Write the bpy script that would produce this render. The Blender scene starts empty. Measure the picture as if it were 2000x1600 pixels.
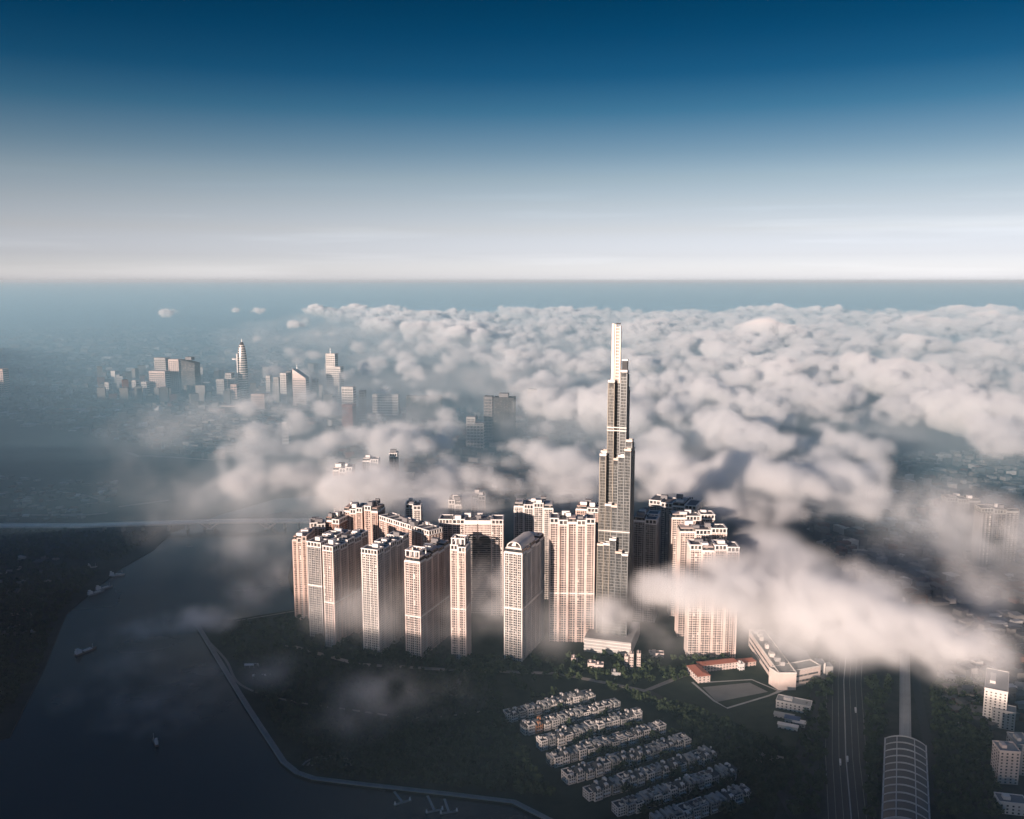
import bpy, bmesh, math, random
import numpy as np
from mathutils import Vector, Matrix

SC = bpy.context.scene
COL = SC.collection
R = math.radians
random.seed(81)

# ------------------------------------------------------------------ camera
F, HORIZON, CAM_H = 1732.0, 548.0, 518.0
PITCH = math.atan((800.0 - HORIZON) / F)
cam_data = bpy.data.cameras.new('camera')
cam_data.sensor_width = 36.0
cam_data.lens = 36.0 * F / 2000.0
cam_data.clip_start = 1.0
cam_data.clip_end = 400000.0
cam = bpy.data.objects.new('camera', cam_data)
cam.location = (0, 0, CAM_H)
cam.rotation_mode = 'XYZ'
cam.rotation_euler = (R(90) - PITCH, R(0.0), 0)
COL.objects.link(cam)
SC.camera = cam

# ------------------------------------------------------------------ sky and sun
SUN_EL, SUN_AZ = 9.0, 34.0          # the light travels towards +Y, turned 34 degrees to the right, coming down at 9
world = bpy.data.worlds.new('World')
SC.world = world
world.use_nodes = True
nt = world.node_tree
nt.nodes.clear()
sky = nt.nodes.new('ShaderNodeTexSky')
sky.sky_type = 'NISHITA'
sky.sun_disc = False
sky.sun_elevation = R(SUN_EL)
sky.sun_rotation = R(180 + SUN_AZ)
sky.altitude = 500
sky.air_density = 1.0
sky.dust_density = 1.0
sky.ozone_density = 1.5
bg = nt.nodes.new('ShaderNodeBackground')
bg.inputs['Strength'].default_value = 0.15
out = nt.nodes.new('ShaderNodeOutputWorld')
tc = nt.nodes.new('ShaderNodeTexCoord')
sep = nt.nodes.new('ShaderNodeSeparateXYZ')
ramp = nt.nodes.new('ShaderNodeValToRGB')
mul = nt.nodes.new('ShaderNodeMix')
mul.data_type = 'RGBA'
mul.blend_type = 'MULTIPLY'
mul.inputs[0].default_value = 1.0
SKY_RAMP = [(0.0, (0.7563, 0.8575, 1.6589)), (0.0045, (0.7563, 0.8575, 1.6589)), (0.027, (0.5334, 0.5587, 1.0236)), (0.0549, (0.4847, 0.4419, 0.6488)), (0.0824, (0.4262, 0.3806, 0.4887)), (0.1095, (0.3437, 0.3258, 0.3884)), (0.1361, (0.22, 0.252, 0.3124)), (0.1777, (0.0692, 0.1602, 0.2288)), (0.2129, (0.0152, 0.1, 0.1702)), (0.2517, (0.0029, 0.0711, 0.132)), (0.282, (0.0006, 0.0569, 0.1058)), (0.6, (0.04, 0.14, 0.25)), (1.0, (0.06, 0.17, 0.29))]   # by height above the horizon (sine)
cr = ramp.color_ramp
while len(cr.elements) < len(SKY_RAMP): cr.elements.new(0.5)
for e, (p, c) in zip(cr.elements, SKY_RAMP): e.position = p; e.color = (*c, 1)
nt.links.new(tc.outputs['Generated'], sep.inputs[0])
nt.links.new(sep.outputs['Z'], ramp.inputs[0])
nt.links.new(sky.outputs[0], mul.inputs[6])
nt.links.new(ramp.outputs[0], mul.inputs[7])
# faint high streaks low over the horizon
mp = nt.nodes.new('ShaderNodeMapping'); mp.inputs['Scale'].default_value = (1.3, 1.3, 26.0); mp.inputs['Rotation'].default_value = (0.0, 0.02, 0.0)
ns = nt.nodes.new('ShaderNodeTexNoise'); ns.inputs['Scale'].default_value = 2.2; ns.inputs['Detail'].default_value = 5; ns.inputs['Roughness'].default_value = 0.5
nt.links.new(tc.outputs['Generated'], mp.inputs[0]); nt.links.new(mp.outputs[0], ns.inputs['Vector'])
st_ = nt.nodes.new('ShaderNodeMapRange'); st_.inputs['From Min'].default_value = 0.52; st_.inputs['From Max'].default_value = 0.72
nt.links.new(ns.outputs[0], st_.inputs[0])
lowc = nt.nodes.new('ShaderNodeMapRange'); lowc.inputs['From Min'].default_value = 0.13; lowc.inputs['From Max'].default_value = 0.06
nt.links.new(sep.outputs['Z'], lowc.inputs[0])
am = nt.nodes.new('ShaderNodeMath'); am.operation = 'MULTIPLY'
nt.links.new(st_.outputs[0], am.inputs[0]); nt.links.new(lowc.outputs[0], am.inputs[1])
gain = nt.nodes.new('ShaderNodeMath'); gain.operation = 'MULTIPLY_ADD'; gain.inputs[1].default_value = 0.12; gain.inputs[2].default_value = 1.0
nt.links.new(am.outputs[0], gain.inputs[0])
mul2 = nt.nodes.new('ShaderNodeVectorMath'); mul2.operation = 'SCALE'
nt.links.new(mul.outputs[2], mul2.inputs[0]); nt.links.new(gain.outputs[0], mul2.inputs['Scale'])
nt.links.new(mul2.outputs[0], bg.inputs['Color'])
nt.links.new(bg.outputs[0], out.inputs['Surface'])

sun_data = bpy.data.lights.new('sun', 'SUN')
sun_data.energy = 4.1
sun_data.angle = R(0.6)
sun_data.color = (1.0, 0.775, 0.655)
sun = bpy.data.objects.new('sun', sun_data)
COL.objects.link(sun)
ld = Vector((math.sin(R(SUN_AZ)) * math.cos(R(SUN_EL)), math.cos(R(SUN_AZ)) * math.cos(R(SUN_EL)), -math.sin(R(SUN_EL))))
sun.rotation_euler = ld.to_track_quat('-Z', 'Y').to_euler()
sun.location = (0, 0, 1500)

SC.view_settings.view_transform = 'Standard'
SC.view_settings.look = 'None'
SC.view_settings.exposure = 0.9
SC.view_settings.gamma = 1.0
SC.render.engine = 'CYCLES'
cy = SC.cycles
cy.use_denoising = True
cy.volume_bounces = 8
cy.max_bounces = 10
cy.diffuse_bounces = 2
cy.glossy_bounces = 2
cy.transmission_bounces = 2
cy.transparent_max_bounces = 32
cy.volume_step_rate = 2.8
cy.volume_max_steps = 256
cy.use_adaptive_sampling = True
cy.adaptive_threshold = 0.02
# ------------------------------------------------------------------ placing helpers: a picture point to a place on the ground plane
def pix_ray(px, py):
    x, y = (px - 1000.0) / F, (800.0 - py) / F
    c, s = math.cos(PITCH), math.sin(PITCH)
    return x, c + y * s, -s + y * c
def at(px, py, z=0.0):
    r = pix_ray(px, py)
    t = (z - CAM_H) / r[2]
    return r[0] * t, r[1] * t

# ------------------------------------------------------------------ materials (all procedural)
MAT = {}
def material(name, color, rough=0.8, metal=0.0, vary=0.12, scale=0.05, spec=0.3):
    if name in MAT: return MAT[name]
    m = bpy.data.materials.new(name); m.use_nodes = True
    N, K = m.node_tree.nodes, m.node_tree.links
    b = N['Principled BSDF']
    b.inputs['Roughness'].default_value = rough
    b.inputs['Metallic'].default_value = metal
    b.inputs['Specular IOR Level'].default_value = spec
    if vary > 0:
        t = N.new('ShaderNodeTexCoord')
        n1 = N.new('ShaderNodeTexNoise'); n1.inputs['Scale'].default_value = scale; n1.inputs['Detail'].default_value = 6
        K.new(t.outputs['Object'], n1.inputs['Vector'])
        r = N.new('ShaderNodeMapRange')
        r.inputs['From Min'].default_value = 0.3; r.inputs['From Max'].default_value = 0.7
        r.inputs['To Min'].default_value = 1 - vary; r.inputs['To Max'].default_value = 1 + vary
        K.new(n1.outputs[0], r.inputs[0])
        x = N.new('ShaderNodeMix'); x.data_type = 'RGBA'; x.blend_type = 'MULTIPLY'; x.inputs[0].default_value = 1
        x.inputs[6].default_value = (*color, 1)
        K.new(r.outputs[0], x.inputs[7])
        K.new(x.outputs[2], b.inputs['Base Color'])
    else:
        b.inputs['Base Color'].default_value = (*color, 1)
    MAT[name] = m
    return m
def window_glass(name, dark, blind, share, rough=0.25, cell=(3.1, 3.4), metal=0.0):
    """glazing whose panes differ a little, some with drawn blinds"""
    if name in MAT: return MAT[name]
    m = bpy.data.materials.new(name); m.use_nodes = True
    N, K = m.node_tree.nodes, m.node_tree.links
    b = N['Principled BSDF']
    b.inputs['Roughness'].default_value = rough
    b.inputs['Metallic'].default_value = metal
    b.inputs['Specular IOR Level'].default_value = 0.5
    t = N.new('ShaderNodeTexCoord')
    s = N.new('ShaderNodeVectorMath'); s.operation = 'DIVIDE'; s.inputs[1].default_value = (cell[0], cell[0], cell[1])
    K.new(t.outputs['Object'], s.inputs[0])
    f = N.new('ShaderNodeVectorMath'); f.operation = 'FLOOR'
    K.new(s.outputs[0], f.inputs[0])
    w = N.new('ShaderNodeTexWhiteNoise'); K.new(f.outputs[0], w.inputs['Vector'])
    r = N.new('ShaderNodeMapRange')
    r.inputs['From Min'].default_value = 1 - share; r.inputs['From Max'].default_value = 1
    K.new(w.outputs['Value'], r.inputs[0])
    x = N.new('ShaderNodeMix'); x.data_type = 'RGBA'
    x.inputs[6].default_value = (*dark, 1); x.inputs[7].default_value = (*blind, 1)
    K.new(r.outputs[0], x.inputs[0]); K.new(x.outputs[2], b.inputs['Base Color'])
    MAT[name] = m
    return m
def ground_material(name, a, b_, scale, rough=0.95):
    if name in MAT: return MAT[name]
    m = bpy.data.materials.new(name); m.use_nodes = True
    N, K = m.node_tree.nodes, m.node_tree.links
    b = N['Principled BSDF']; b.inputs['Roughness'].default_value = rough; b.inputs['Specular IOR Level'].default_value = 0.15
    t = N.new('ShaderNodeNewGeometry')
    n = N.new('ShaderNodeTexNoise'); n.inputs['Scale'].default_value = scale; n.inputs['Detail'].default_value = 9; n.inputs['Roughness'].default_value = 0.65
    v = N.new('ShaderNodeTexVoronoi'); v.inputs['Scale'].default_value = scale * 2.3
    K.new(t.outputs['Position'], n.inputs['Vector']); K.new(t.outputs['Position'], v.inputs['Vector'])
    ad = N.new('ShaderNodeMath'); ad.operation = 'MULTIPLY_ADD'; ad.inputs[1].default_value = 0.25
    K.new(v.outputs['Distance'], ad.inputs[0]); K.new(n.outputs[0], ad.inputs[2])
    r = N.new('ShaderNodeValToRGB')
    r.color_ramp.elements[0].position = 0.38; r.color_ramp.elements[0].color = (*a, 1)
    r.color_ramp.elements[1].position = 0.78; r.color_ramp.elements[1].color = (*b_, 1)
    K.new(ad.outputs[0], r.inputs[0]); K.new(r.outputs[0], b.inputs['Base Color'])
    MAT[name] = m
    return m
def water_material():
    m = bpy.data.materials.new('river_water'); m.use_nodes = True
    N, K = m.node_tree.nodes, m.node_tree.links
    b = N['Principled BSDF']
    b.inputs['Base Color'].default_value = (0.012, 0.018, 0.02, 1)
    b.inputs['Roughness'].default_value = 0.16; b.inputs['IOR'].default_value = 1.33
    t = N.new('ShaderNodeNewGeometry')
    n = N.new('ShaderNodeTexNoise'); n.inputs['Scale'].default_value = 0.12; n.inputs['Detail'].default_value = 5
    K.new(t.outputs['Position'], n.inputs['Vector'])
    u = N.new('ShaderNodeBump'); u.inputs['Strength'].default_value = 0.35; u.inputs['Distance'].default_value = 0.6
    K.new(n.outputs[0], u.inputs['Height']); K.new(u.outputs[0], b.inputs['Normal'])
    n2 = N.new('ShaderNodeTexNoise'); n2.inputs['Scale'].default_value = 0.006; n2.inputs['Detail'].default_value = 6
    K.new(t.outputs['Position'], n2.inputs['Vector'])
    rr = N.new('ShaderNodeMapRange'); rr.inputs['From Min'].default_value = 0.35; rr.inputs['From Max'].default_value = 0.65; rr.inputs['To Min'].default_value = 0.08; rr.inputs['To Max'].default_value = 0.32
    K.new(n2.outputs[0], rr.inputs[0]); K.new(rr.outputs[0], b.inputs['Roughness'])
    MAT['water'] = m
    return m
material('cream', (0.68, 0.57, 0.52)); material('pink', (0.60, 0.46, 0.40)); material('offwhite', (0.70, 0.66, 0.62))
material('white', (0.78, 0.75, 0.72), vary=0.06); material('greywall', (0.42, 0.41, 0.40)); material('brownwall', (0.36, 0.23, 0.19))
material('roofgrey', (0.20, 0.20, 0.21)); material('roofdark', (0.07, 0.075, 0.08)); material('concrete', (0.33, 0.33, 0.32))
material('terracotta', (0.34, 0.13, 0.09)); material('steel', (0.45, 0.46, 0.46), rough=0.45, metal=0.6)
material('champagne', (0.60, 0.51, 0.45), rough=0.45, metal=0.2); material('asphalt', (0.035, 0.036, 0.038), scale=0.2)
material('paving', (0.26, 0.24, 0.22), scale=0.2); material('lane_paint', (0.30, 0.30, 0.29), vary=0.3); material('hull', (0.16, 0.11, 0.10))
material('orange', (0.45, 0.22, 0.12)); material('blueroof', (0.07, 0.11, 0.20)); material('sand', (0.22, 0.20, 0.17)); material('court', (0.16, 0.16, 0.155))
material('panel', (0.05, 0.055, 0.06), rough=0.5); material('rib', (0.42, 0.43, 0.43)); material('car_white', (0.6, 0.6, 0.6), rough=0.35)
window_glass('glass', (0.030, 0.038, 0.045), (0.30, 0.26, 0.23), 0.35)
window_glass('towerglass', (0.045, 0.052, 0.055), (0.15, 0.15, 0.14), 0.45, rough=0.25, cell=(1.6, 4.2), metal=0.3)
material('mullion', (0.21, 0.225, 0.23), rough=0.5, metal=0.4); material('mullion_sunlit', (0.28, 0.26, 0.225), rough=0.5, metal=0.3)
window_glass('farglass', (0.06, 0.07, 0.08), (0.22, 0.21, 0.2), 0.4, cell=(5, 4.5))
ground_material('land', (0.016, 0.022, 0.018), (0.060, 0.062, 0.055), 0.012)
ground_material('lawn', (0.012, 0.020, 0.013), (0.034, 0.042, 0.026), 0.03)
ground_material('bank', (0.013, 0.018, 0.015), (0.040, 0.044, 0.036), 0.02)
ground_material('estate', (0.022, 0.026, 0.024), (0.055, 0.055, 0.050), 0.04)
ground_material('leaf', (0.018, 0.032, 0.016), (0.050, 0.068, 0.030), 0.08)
water_material()
material('spire_grille', (0.30, 0.26, 0.235), rough=0.5, metal=0.2)
# ------------------------------------------------------------------ mesh helpers
class MB:
    """collects boxes, prisms and rings, then links them as one mesh object"""
    def __init__(self): self.v, self.f = [], []
    def add(self, verts, faces):
        o = len(self.v); self.v += verts; self.f += [tuple(i + o for i in q) for q in faces]; return self
    def box(self, x0, x1, y0, y1, z0, z1):
        return self.add([(x0, y0, z0), (x1, y0, z0), (x1, y1, z0), (x0, y1, z0), (x0, y0, z1), (x1, y0, z1), (x1, y1, z1), (x0, y1, z1)],
                        [(0, 3, 2, 1), (4, 5, 6, 7), (0, 1, 5, 4), (1, 2, 6, 5), (2, 3, 7, 6), (3, 0, 4, 7)])
    def frustum(self, a, b, z0, z1):           # a, b = (x0,x1,y0,y1) at the bottom and the top
        return self.add([(a[0], a[2], z0), (a[1], a[2], z0), (a[1], a[3], z0), (a[0], a[3], z0), (b[0], b[2], z1), (b[1], b[2], z1), (b[1], b[3], z1), (b[0], b[3], z1)],
                        [(0, 3, 2, 1), (4, 5, 6, 7), (0, 1, 5, 4), (1, 2, 6, 5), (2, 3, 7, 6), (3, 0, 4, 7)])
    def prism(self, poly, z0, z1):             # poly counter-clockwise
        n = len(poly)
        zt = z1 if hasattr(z1, '__len__') else [z1] * n
        return self.add([(x, y, z0) for x, y in poly] + [(p[0], p[1], t) for p, t in zip(poly, zt)],
                        [tuple(reversed(range(n))), tuple(range(n, 2 * n))] + [(i, (i + 1) % n, n + (i + 1) % n, n + i) for i in range(n)])
    def ring(self, x0, x1, y0, y1, z0, z1, t): # a rectangular frame of wall thickness t
        self.box(x0, x1, y0, y0 + t, z0, z1); self.box(x0, x1, y1 - t, y1, z0, z1)
        self.box(x0, x0 + t, y0 + t, y1 - t, z0, z1); return self.box(x1 - t, x1, y0 + t, y1 - t, z0, z1)
    def beam(self, p, q, w, h):                # a bar of width w and height h from p to q
        p, q = Vector(p), Vector(q); d = (q - p).normalized()
        s = d.cross(Vector((0, 0, 1)))
        s = (s.normalized() if s.length > 1e-4 else Vector((1, 0, 0))); u = s.cross(d).normalized()
        c = [tuple(e + s * a * w / 2 + u * b * h / 2) for e in (p, q) for a, b in ((-1, -1), (1, -1), (1, 1), (-1, 1))]
        return self.add(c, [(0, 1, 2, 3), (7, 6, 5, 4), (0, 4, 5, 1), (1, 5, 6, 2), (2, 6, 7, 3), (3, 7, 4, 0)])
    def loft(self, rings):                     # rings of equal length, bottom to top
        n = len(rings[0]); v = [p for r in rings for p in r]; f = [tuple(reversed(range(n)))]
        for k in range(len(rings) - 1):
            f += [(k * n + i, k * n + (i + 1) % n, (k + 1) * n + (i + 1) % n, (k + 1) * n + i) for i in range(n)]
        f.append(tuple(range((len(rings) - 1) * n, len(rings) * n)))
        return self.add(v, f)
    def build(self, name, mat, parent=None, kind=None):
        me = bpy.data.meshes.new(name)
        me.from_pydata(self.v, [], self.f)
        me.materials.append(MAT[mat]); me.update()
        o = bpy.data.objects.new(name, me); COL.objects.link(o)
        if parent: o.parent = parent
        if kind: o['kind'] = kind
        return o
def tag(o, label, cat, group=None):
    o['label'] = label; o['category'] = cat
    if group: o['group'] = group
    return o
def thing(name, label, cat, loc=(0, 0, 0), rot=0.0, group=None):
    o = bpy.data.objects.new(name, None); COL.objects.link(o)
    o.location = loc; o.rotation_euler = (0, 0, -R(rot))      # rot turns clockwise seen from above: local +Y leans to the right
    o.empty_display_size = 5
    return tag(o, label, cat, group)
def copy_tree(o, parent=None):
    c = o.copy(); COL.objects.link(c)
    if parent: c.parent = parent
    for ch in list(o.children): copy_tree(ch, c)
    return c
def z_at(dist, py):                            # height of a picture row at a given distance
    r = pix_ray(1000, py); return CAM_H + dist * r[2] / r[1]
def sheet(name, pts, z, mat):
    return MB().add([(x, y, z) for x, y in pts], [tuple(range(len(pts)))]).build(name, mat, kind='structure')
def strip(name, line, width, z0, z1, mat):     # a band of constant width along a line, with thickness
    v, n = [], len(line)
    for k, (x, y) in enumerate(line):
        a, b = Vector(line[max(k - 1, 0)]), Vector(line[min(k + 1, n - 1)])
        d = (b - a).normalized(); s = Vector((-d.y, d.x)) * width / 2
        v += [(x + s.x, y + s.y, z0), (x - s.x, y - s.y, z0), (x - s.x, y - s.y, z1), (x + s.x, y + s.y, z1)]
    f = []
    for k in range(n - 1):
        a, b = 4 * k, 4 * k + 4
        f += [(a + 3, a + 2, b + 2, b + 3), (a, a + 3, b + 3, b), (a + 2, a + 1, b + 1, b + 2), (a + 1, a, b, b + 1)]
    f += [(0, 1, 2, 3), (4 * n - 1, 4 * n - 2, 4 * n - 3, 4 * n - 4)]
    return MB().add(v, f).build(name, mat, kind='structure')
# ------------------------------------------------------------------ ground, river, roads
def G(*pts): return [at(x, y) for x, y in pts]
BIG = 190000.0
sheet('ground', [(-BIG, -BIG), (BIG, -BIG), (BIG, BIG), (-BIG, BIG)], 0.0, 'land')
left_bank = G((540, 975), (430, 1006), (335, 1042), (300, 1075), (235, 1112), (130, 1200), (90, 1300), (20, 1440)) + [(-900, 500)]
right_bank = [(200, 500)] + G((1130, 1640), (1000, 1573), (900, 1561), (700, 1538), (610, 1527), (575, 1515), (548, 1493), (480, 1388), (380, 1223), (470, 1210), (575, 1192), (583, 1180), (570, 1158), (562, 1130), (570, 1095), (590, 1062), (620, 1035), (700, 1000), (660, 965))
sheet('river', left_bank + right_bank, 0.3, 'water')
park_edge = G((1130, 1640), (1000, 1573), (900, 1561), (700, 1538), (610, 1527), (575, 1515), (548, 1493), (480, 1388), (380, 1223), (470, 1210), (575, 1192), (583, 1180), (570, 1158), (562, 1130), (570, 1095), (590, 1062), (620, 1035))
park = park_edge + G((900, 1040), (1350, 1060), (1480, 1180), (1600, 1290), (1560, 1440), (1500, 1640))
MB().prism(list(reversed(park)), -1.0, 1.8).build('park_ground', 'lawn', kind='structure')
bank_poly = left_bank[2:8] + [(-1100, 640)] + G((-420, 1100), (-300, 1040))
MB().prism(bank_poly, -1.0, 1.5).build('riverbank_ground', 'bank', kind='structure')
def inset(line, d):
    o = []
    for k, (x, y) in enumerate(line):
        a, b = Vector(line[max(k - 1, 0)]), Vector(line[min(k + 1, len(line) - 1)])
        t = (b - a).normalized(); o.append((x + t.y * d, y - t.x * d))
    return o
def smooth(line, n=6):
    o = []
    for k in range(len(line) - 1):
        p0, p1, p2, p3 = [Vector(line[min(max(k + j, 0), len(line) - 1)]) for j in (-1, 0, 1, 2)]
        for i in range(n):
            t = i / n
            o.append(tuple(0.5 * (2 * p1 + (p2 - p0) * t + (2 * p0 - 5 * p1 + 4 * p2 - p3) * t * t + (3 * p1 - p0 - 3 * p2 + p3) * t ** 3)))
    return o + [tuple(line[-1])]
prom = inset(park_edge[0:9], 4.2)
strip('promenade', prom, 5.5, 1.7, 2.2, 'paving')
strip('quay_wall', inset(park_edge[0:9], 0.6), 1.0, 0.0, 3.0, 'concrete')
strip('park_path', smooth(G((392, 1240), (440, 1290), (470, 1340), (560, 1370), (690, 1390), (820, 1405), (960, 1390))), 3.5, 1.7, 1.9, 'sand')
strip('north_quay_path', G((395, 1226), (575, 1196), (620, 1200)), 3.0, 1.7, 1.95, 'sand')
strip('estate_road', G((560, 1262), (700, 1300), (900, 1312), (1090, 1318), (1260, 1352), (1362, 1311), (1460, 1300)), 8, 1.7, 1.88, 'paving')
strip('cross_road', G((1265, 1352), (1420, 1440), (1530, 1560), (1570, 1640)), 9, 1.7, 1.9, 'asphalt')
strip('court_path', G((1352, 1335), (1395, 1372), (1420, 1386), (1500, 1362), (1545, 1345)), 3.0, 1.7, 1.93, 'concrete')
strip('school_path', G((1368, 1336), (1468, 1330), (1520, 1352), (1500, 1362)), 2.4, 1.7, 1.91, 'concrete')
sheet('school_court', G((1400, 1374), (1500, 1354), (1464, 1336), (1372, 1345)), 1.86, 'court')
sheet('riverside_car_park', G((868, 1362), (905, 1362), (915, 1328), (888, 1328)), 1.86, 'court')
# the highway: carriageway, kerb, lane lines
hw = [at(1668, 1660), at(1652, 1480), at(1648, 1330), at(1660, 1200), at(1690, 1080)]
HW_DIR = (Vector(hw[2]) - Vector(hw[0])).normalized()
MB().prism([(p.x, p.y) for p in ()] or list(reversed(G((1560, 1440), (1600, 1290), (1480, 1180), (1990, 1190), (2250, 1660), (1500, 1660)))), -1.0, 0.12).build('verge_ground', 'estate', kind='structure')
strip('highway', hw, 44, -0.5, 0.30, 'asphalt')
strip('highway_kerb', hw, 1.2, 0.2, 0.9, 'concrete')
def offset(line, d):
    o = []
    for k, (x, y) in enumerate(line):
        a, b = Vector(line[max(k - 1, 0)]), Vector(line[min(k + 1, len(line) - 1)])
        t = (b - a).normalized(); o.append((x - t.y * d, y + t.x * d))
    return o
for d in (-21, -14, -7, 7, 14, 21): strip('lane_line', offset(hw, d), 0.35, 0.28, 0.31, 'lane_paint')
strip('service_road', offset(hw, 33), 9, -0.5, 0.26, 'asphalt')
strip('frontage_road', offset(hw, -88), 10, -0.5, 0.26, 'asphalt')
# far roads on the left bank, pale lines through the mist
for nm, pts, w in (('far_road', ((0, 1007), (66, 1006), (150, 1008), (210, 1002)), 9), ('far_road', ((90, 959), (130, 962), (168, 968), (196, 976)), 8), ('far_road', ((232, 990), (330, 977)), 10),
                   ('far_road', ((80, 1030), (108, 1028)), 12), ('far_road', ((250, 884), (272, 892), (284, 890), (420, 899)), 14), ('far_road', ((170, 984), (215, 980)), 10), ('far_road', ((118, 1006), (160, 1004)), 14)):
    strip(nm, G(*pts), w, -0.5, 0.4, 'paving')
# ------------------------------------------------------------------ apartment towers
FLOOR = 3.4
def wing(parent, x0, x1, y0, y1, h, wall, bay=3.2, solid_ends=True, top_gap=True, refuge=None, glass='glass', cap='white', crown=True):
    """one wing of a tower block: glazed body, floor slabs, piers, parapet"""
    body = MB().box(x0, x1, y0, y1, 0, h).build('wing', glass, parent)
    sl = MB(); n = int(h / FLOOR)
    hz = h - 7.0
    for k in range(1, n):
        z = k * FLOOR
        if z > hz: break
        sl.ring(x0 - 0.45, x1 + 0.45, y0 - 0.45, y1 + 0.45, z - 0.48, z + 0.42, 0.9)
    sl.build('floor_slabs', wall, body, 'stuff')
    # balconies: one column of them every third or fourth bay, each floor
    bl = MB(); rb = random.Random(int(x0 * 7 + y0 * 3 + h)); step = rb.choice((2, 3, 3)); ph = rb.randrange(step)
    mx, my = max(1, round((x1 - x0) / bay)), max(1, round((y1 - y0) / bay))
    for k in range(1, n):
        z = k * FLOOR
        if z > hz - 2: break
        for i in range(mx):
            if i % step == ph:
                c = x0 + (x1 - x0) * (i + .5) / mx; bl.box(c - 1.15, c + 1.15, y0 - 1.45, y0 - .46, z - .3, z + (.95 if rb.random() < .93 else 2.6))
        for i in range(my):
            if i % step == ph:
                c = y0 + (y1 - y0) * (i + .5) / my; bl.box(x0 - 1.4, x0 - .46, c - 1.1, c + 1.1, z - .3, z + .9); bl.box(x1 + .46, x1 + 1.4, c - 1.1, c + 1.1, z - .3, z + .9)
    if bl.v: bl.build('balconies', rb.choice((wall, wall, 'offwhite', 'brownwall' if wall in ('pink', 'cream') else 'greywall')), body, 'stuff')
    pr = MB()
    def side(a0, a1, put):
        L = a1 - a0; m = max(1, round(L / bay))
        for i in range(m + 1):
            w = 0.95 if i in (0, m) and solid_ends else (0.52 if i % 2 == 0 else 0.22)
            c = a0 + L * i / m
            put(c - w, c + w)
    side(x0, x1, lambda a, b: (pr.box(a, b, y0 - 0.8, y0 + 0.2, 0, hz + 0.4), pr.box(a, b, y1 - 0.2, y1 + 0.8, 0, hz + 0.4)))
    side(y0, y1, lambda a, b: (pr.box(x0 - 0.8, x0 + 0.2, a, b, 0, hz + 0.4), pr.box(x1 - 0.2, x1 + 0.8, a, b, 0, hz + 0.4)))
    pr.build('piers', wall, body, 'stuff')
    if refuge:
        MB().ring(x0 - 1.0, x1 + 1.0, y0 - 1.0, y1 + 1.0, refuge, refuge + 2.4, 1.2).build('refuge_band', 'white', body)
    # crown: a solid band, an open storey with posts, a roof slab
    MB().ring(x0 - 1.0, x1 + 1.0, y0 - 1.0, y1 + 1.0, hz + 0.4, hz + 2.0, 1.6).build('cornice', cap, body)
    if not crown:                              # a plain set-back attic instead of the open storey
        MB().box(x0 + .8, x1 - .8, y0 + .8, y1 - .8, hz + 2.0, h + 1.0).build('attic', wall, body)
        MB().ring(x0 - .4, x1 + .4, y0 - .4, y1 + .4, hz + 2.0, hz + 3.2, .5).build('parapet', cap, body)
        return body
    po = MB()
    def posts(a0, a1, put):
        m = max(1, round((a1 - a0) / 5.2))
        for i in range(m + 1): put(a0 + (a1 - a0) * i / m)
    posts(x0, x1, lambda c: (po.box(c - .6, c + .6, y0 - .7, y0 + .5, hz + 2, h), po.box(c - .6, c + .6, y1 - .5, y1 + .7, hz + 2, h)))
    posts(y0, y1, lambda c: (po.box(x0 - .72, x0 + .48, c - .58, c + .58, hz + 2, h), po.box(x1 - .48, x1 + .72, c - .58, c + .58, hz + 2, h)))
    po.build('crown_posts', cap, body, 'stuff')
    MB().ring(x0 - 1.1, x1 + 1.1, y0 - 1.1, y1 + 1.1, h, h + 1.5, 2.0).build('parapet', cap, body)
    MB().box(x0 + 0.9, x1 - 0.9, y0 + 0.9, y1 - 0.9, h + 0.02, h + 0.35).build('roof_deck', 'roofgrey', body)
    return body
def cells(total, n, gap):
    w = (total - gap * (n - 1)) / n
    return [(-total / 2 + i * (w + gap), -total / 2 + i * (w + gap) + w) for i in range(n)]
def roof_clutter(t, W, D, h, seed, wall='white', n=3):
    rr = random.Random(seed)
    for i in range(n):
        a, b = rr.uniform(3.5, 6), rr.uniform(3.5, 7); x = rr.uniform(-W / 2 + a, W / 2 - a) * .7; y = D * (i + .5) / n
        MB().box(x - a, x + a, y - b * .6, y + b * .6, h + 0.36, h + rr.uniform(3.5, 7.5)).build('plant_room', wall if rr.random() < .6 else 'roofgrey', t)
    for i in range(n + 1):
        x = rr.uniform(-W / 2 + 2, W / 2 - 2); y = rr.uniform(3, D - 3)
        MB().box(x - .9, x + .9, y - .9, y + .9, h + 0.37, h + rr.uniform(2, 4)).build('vent_stack', 'roofdark', t)
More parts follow.
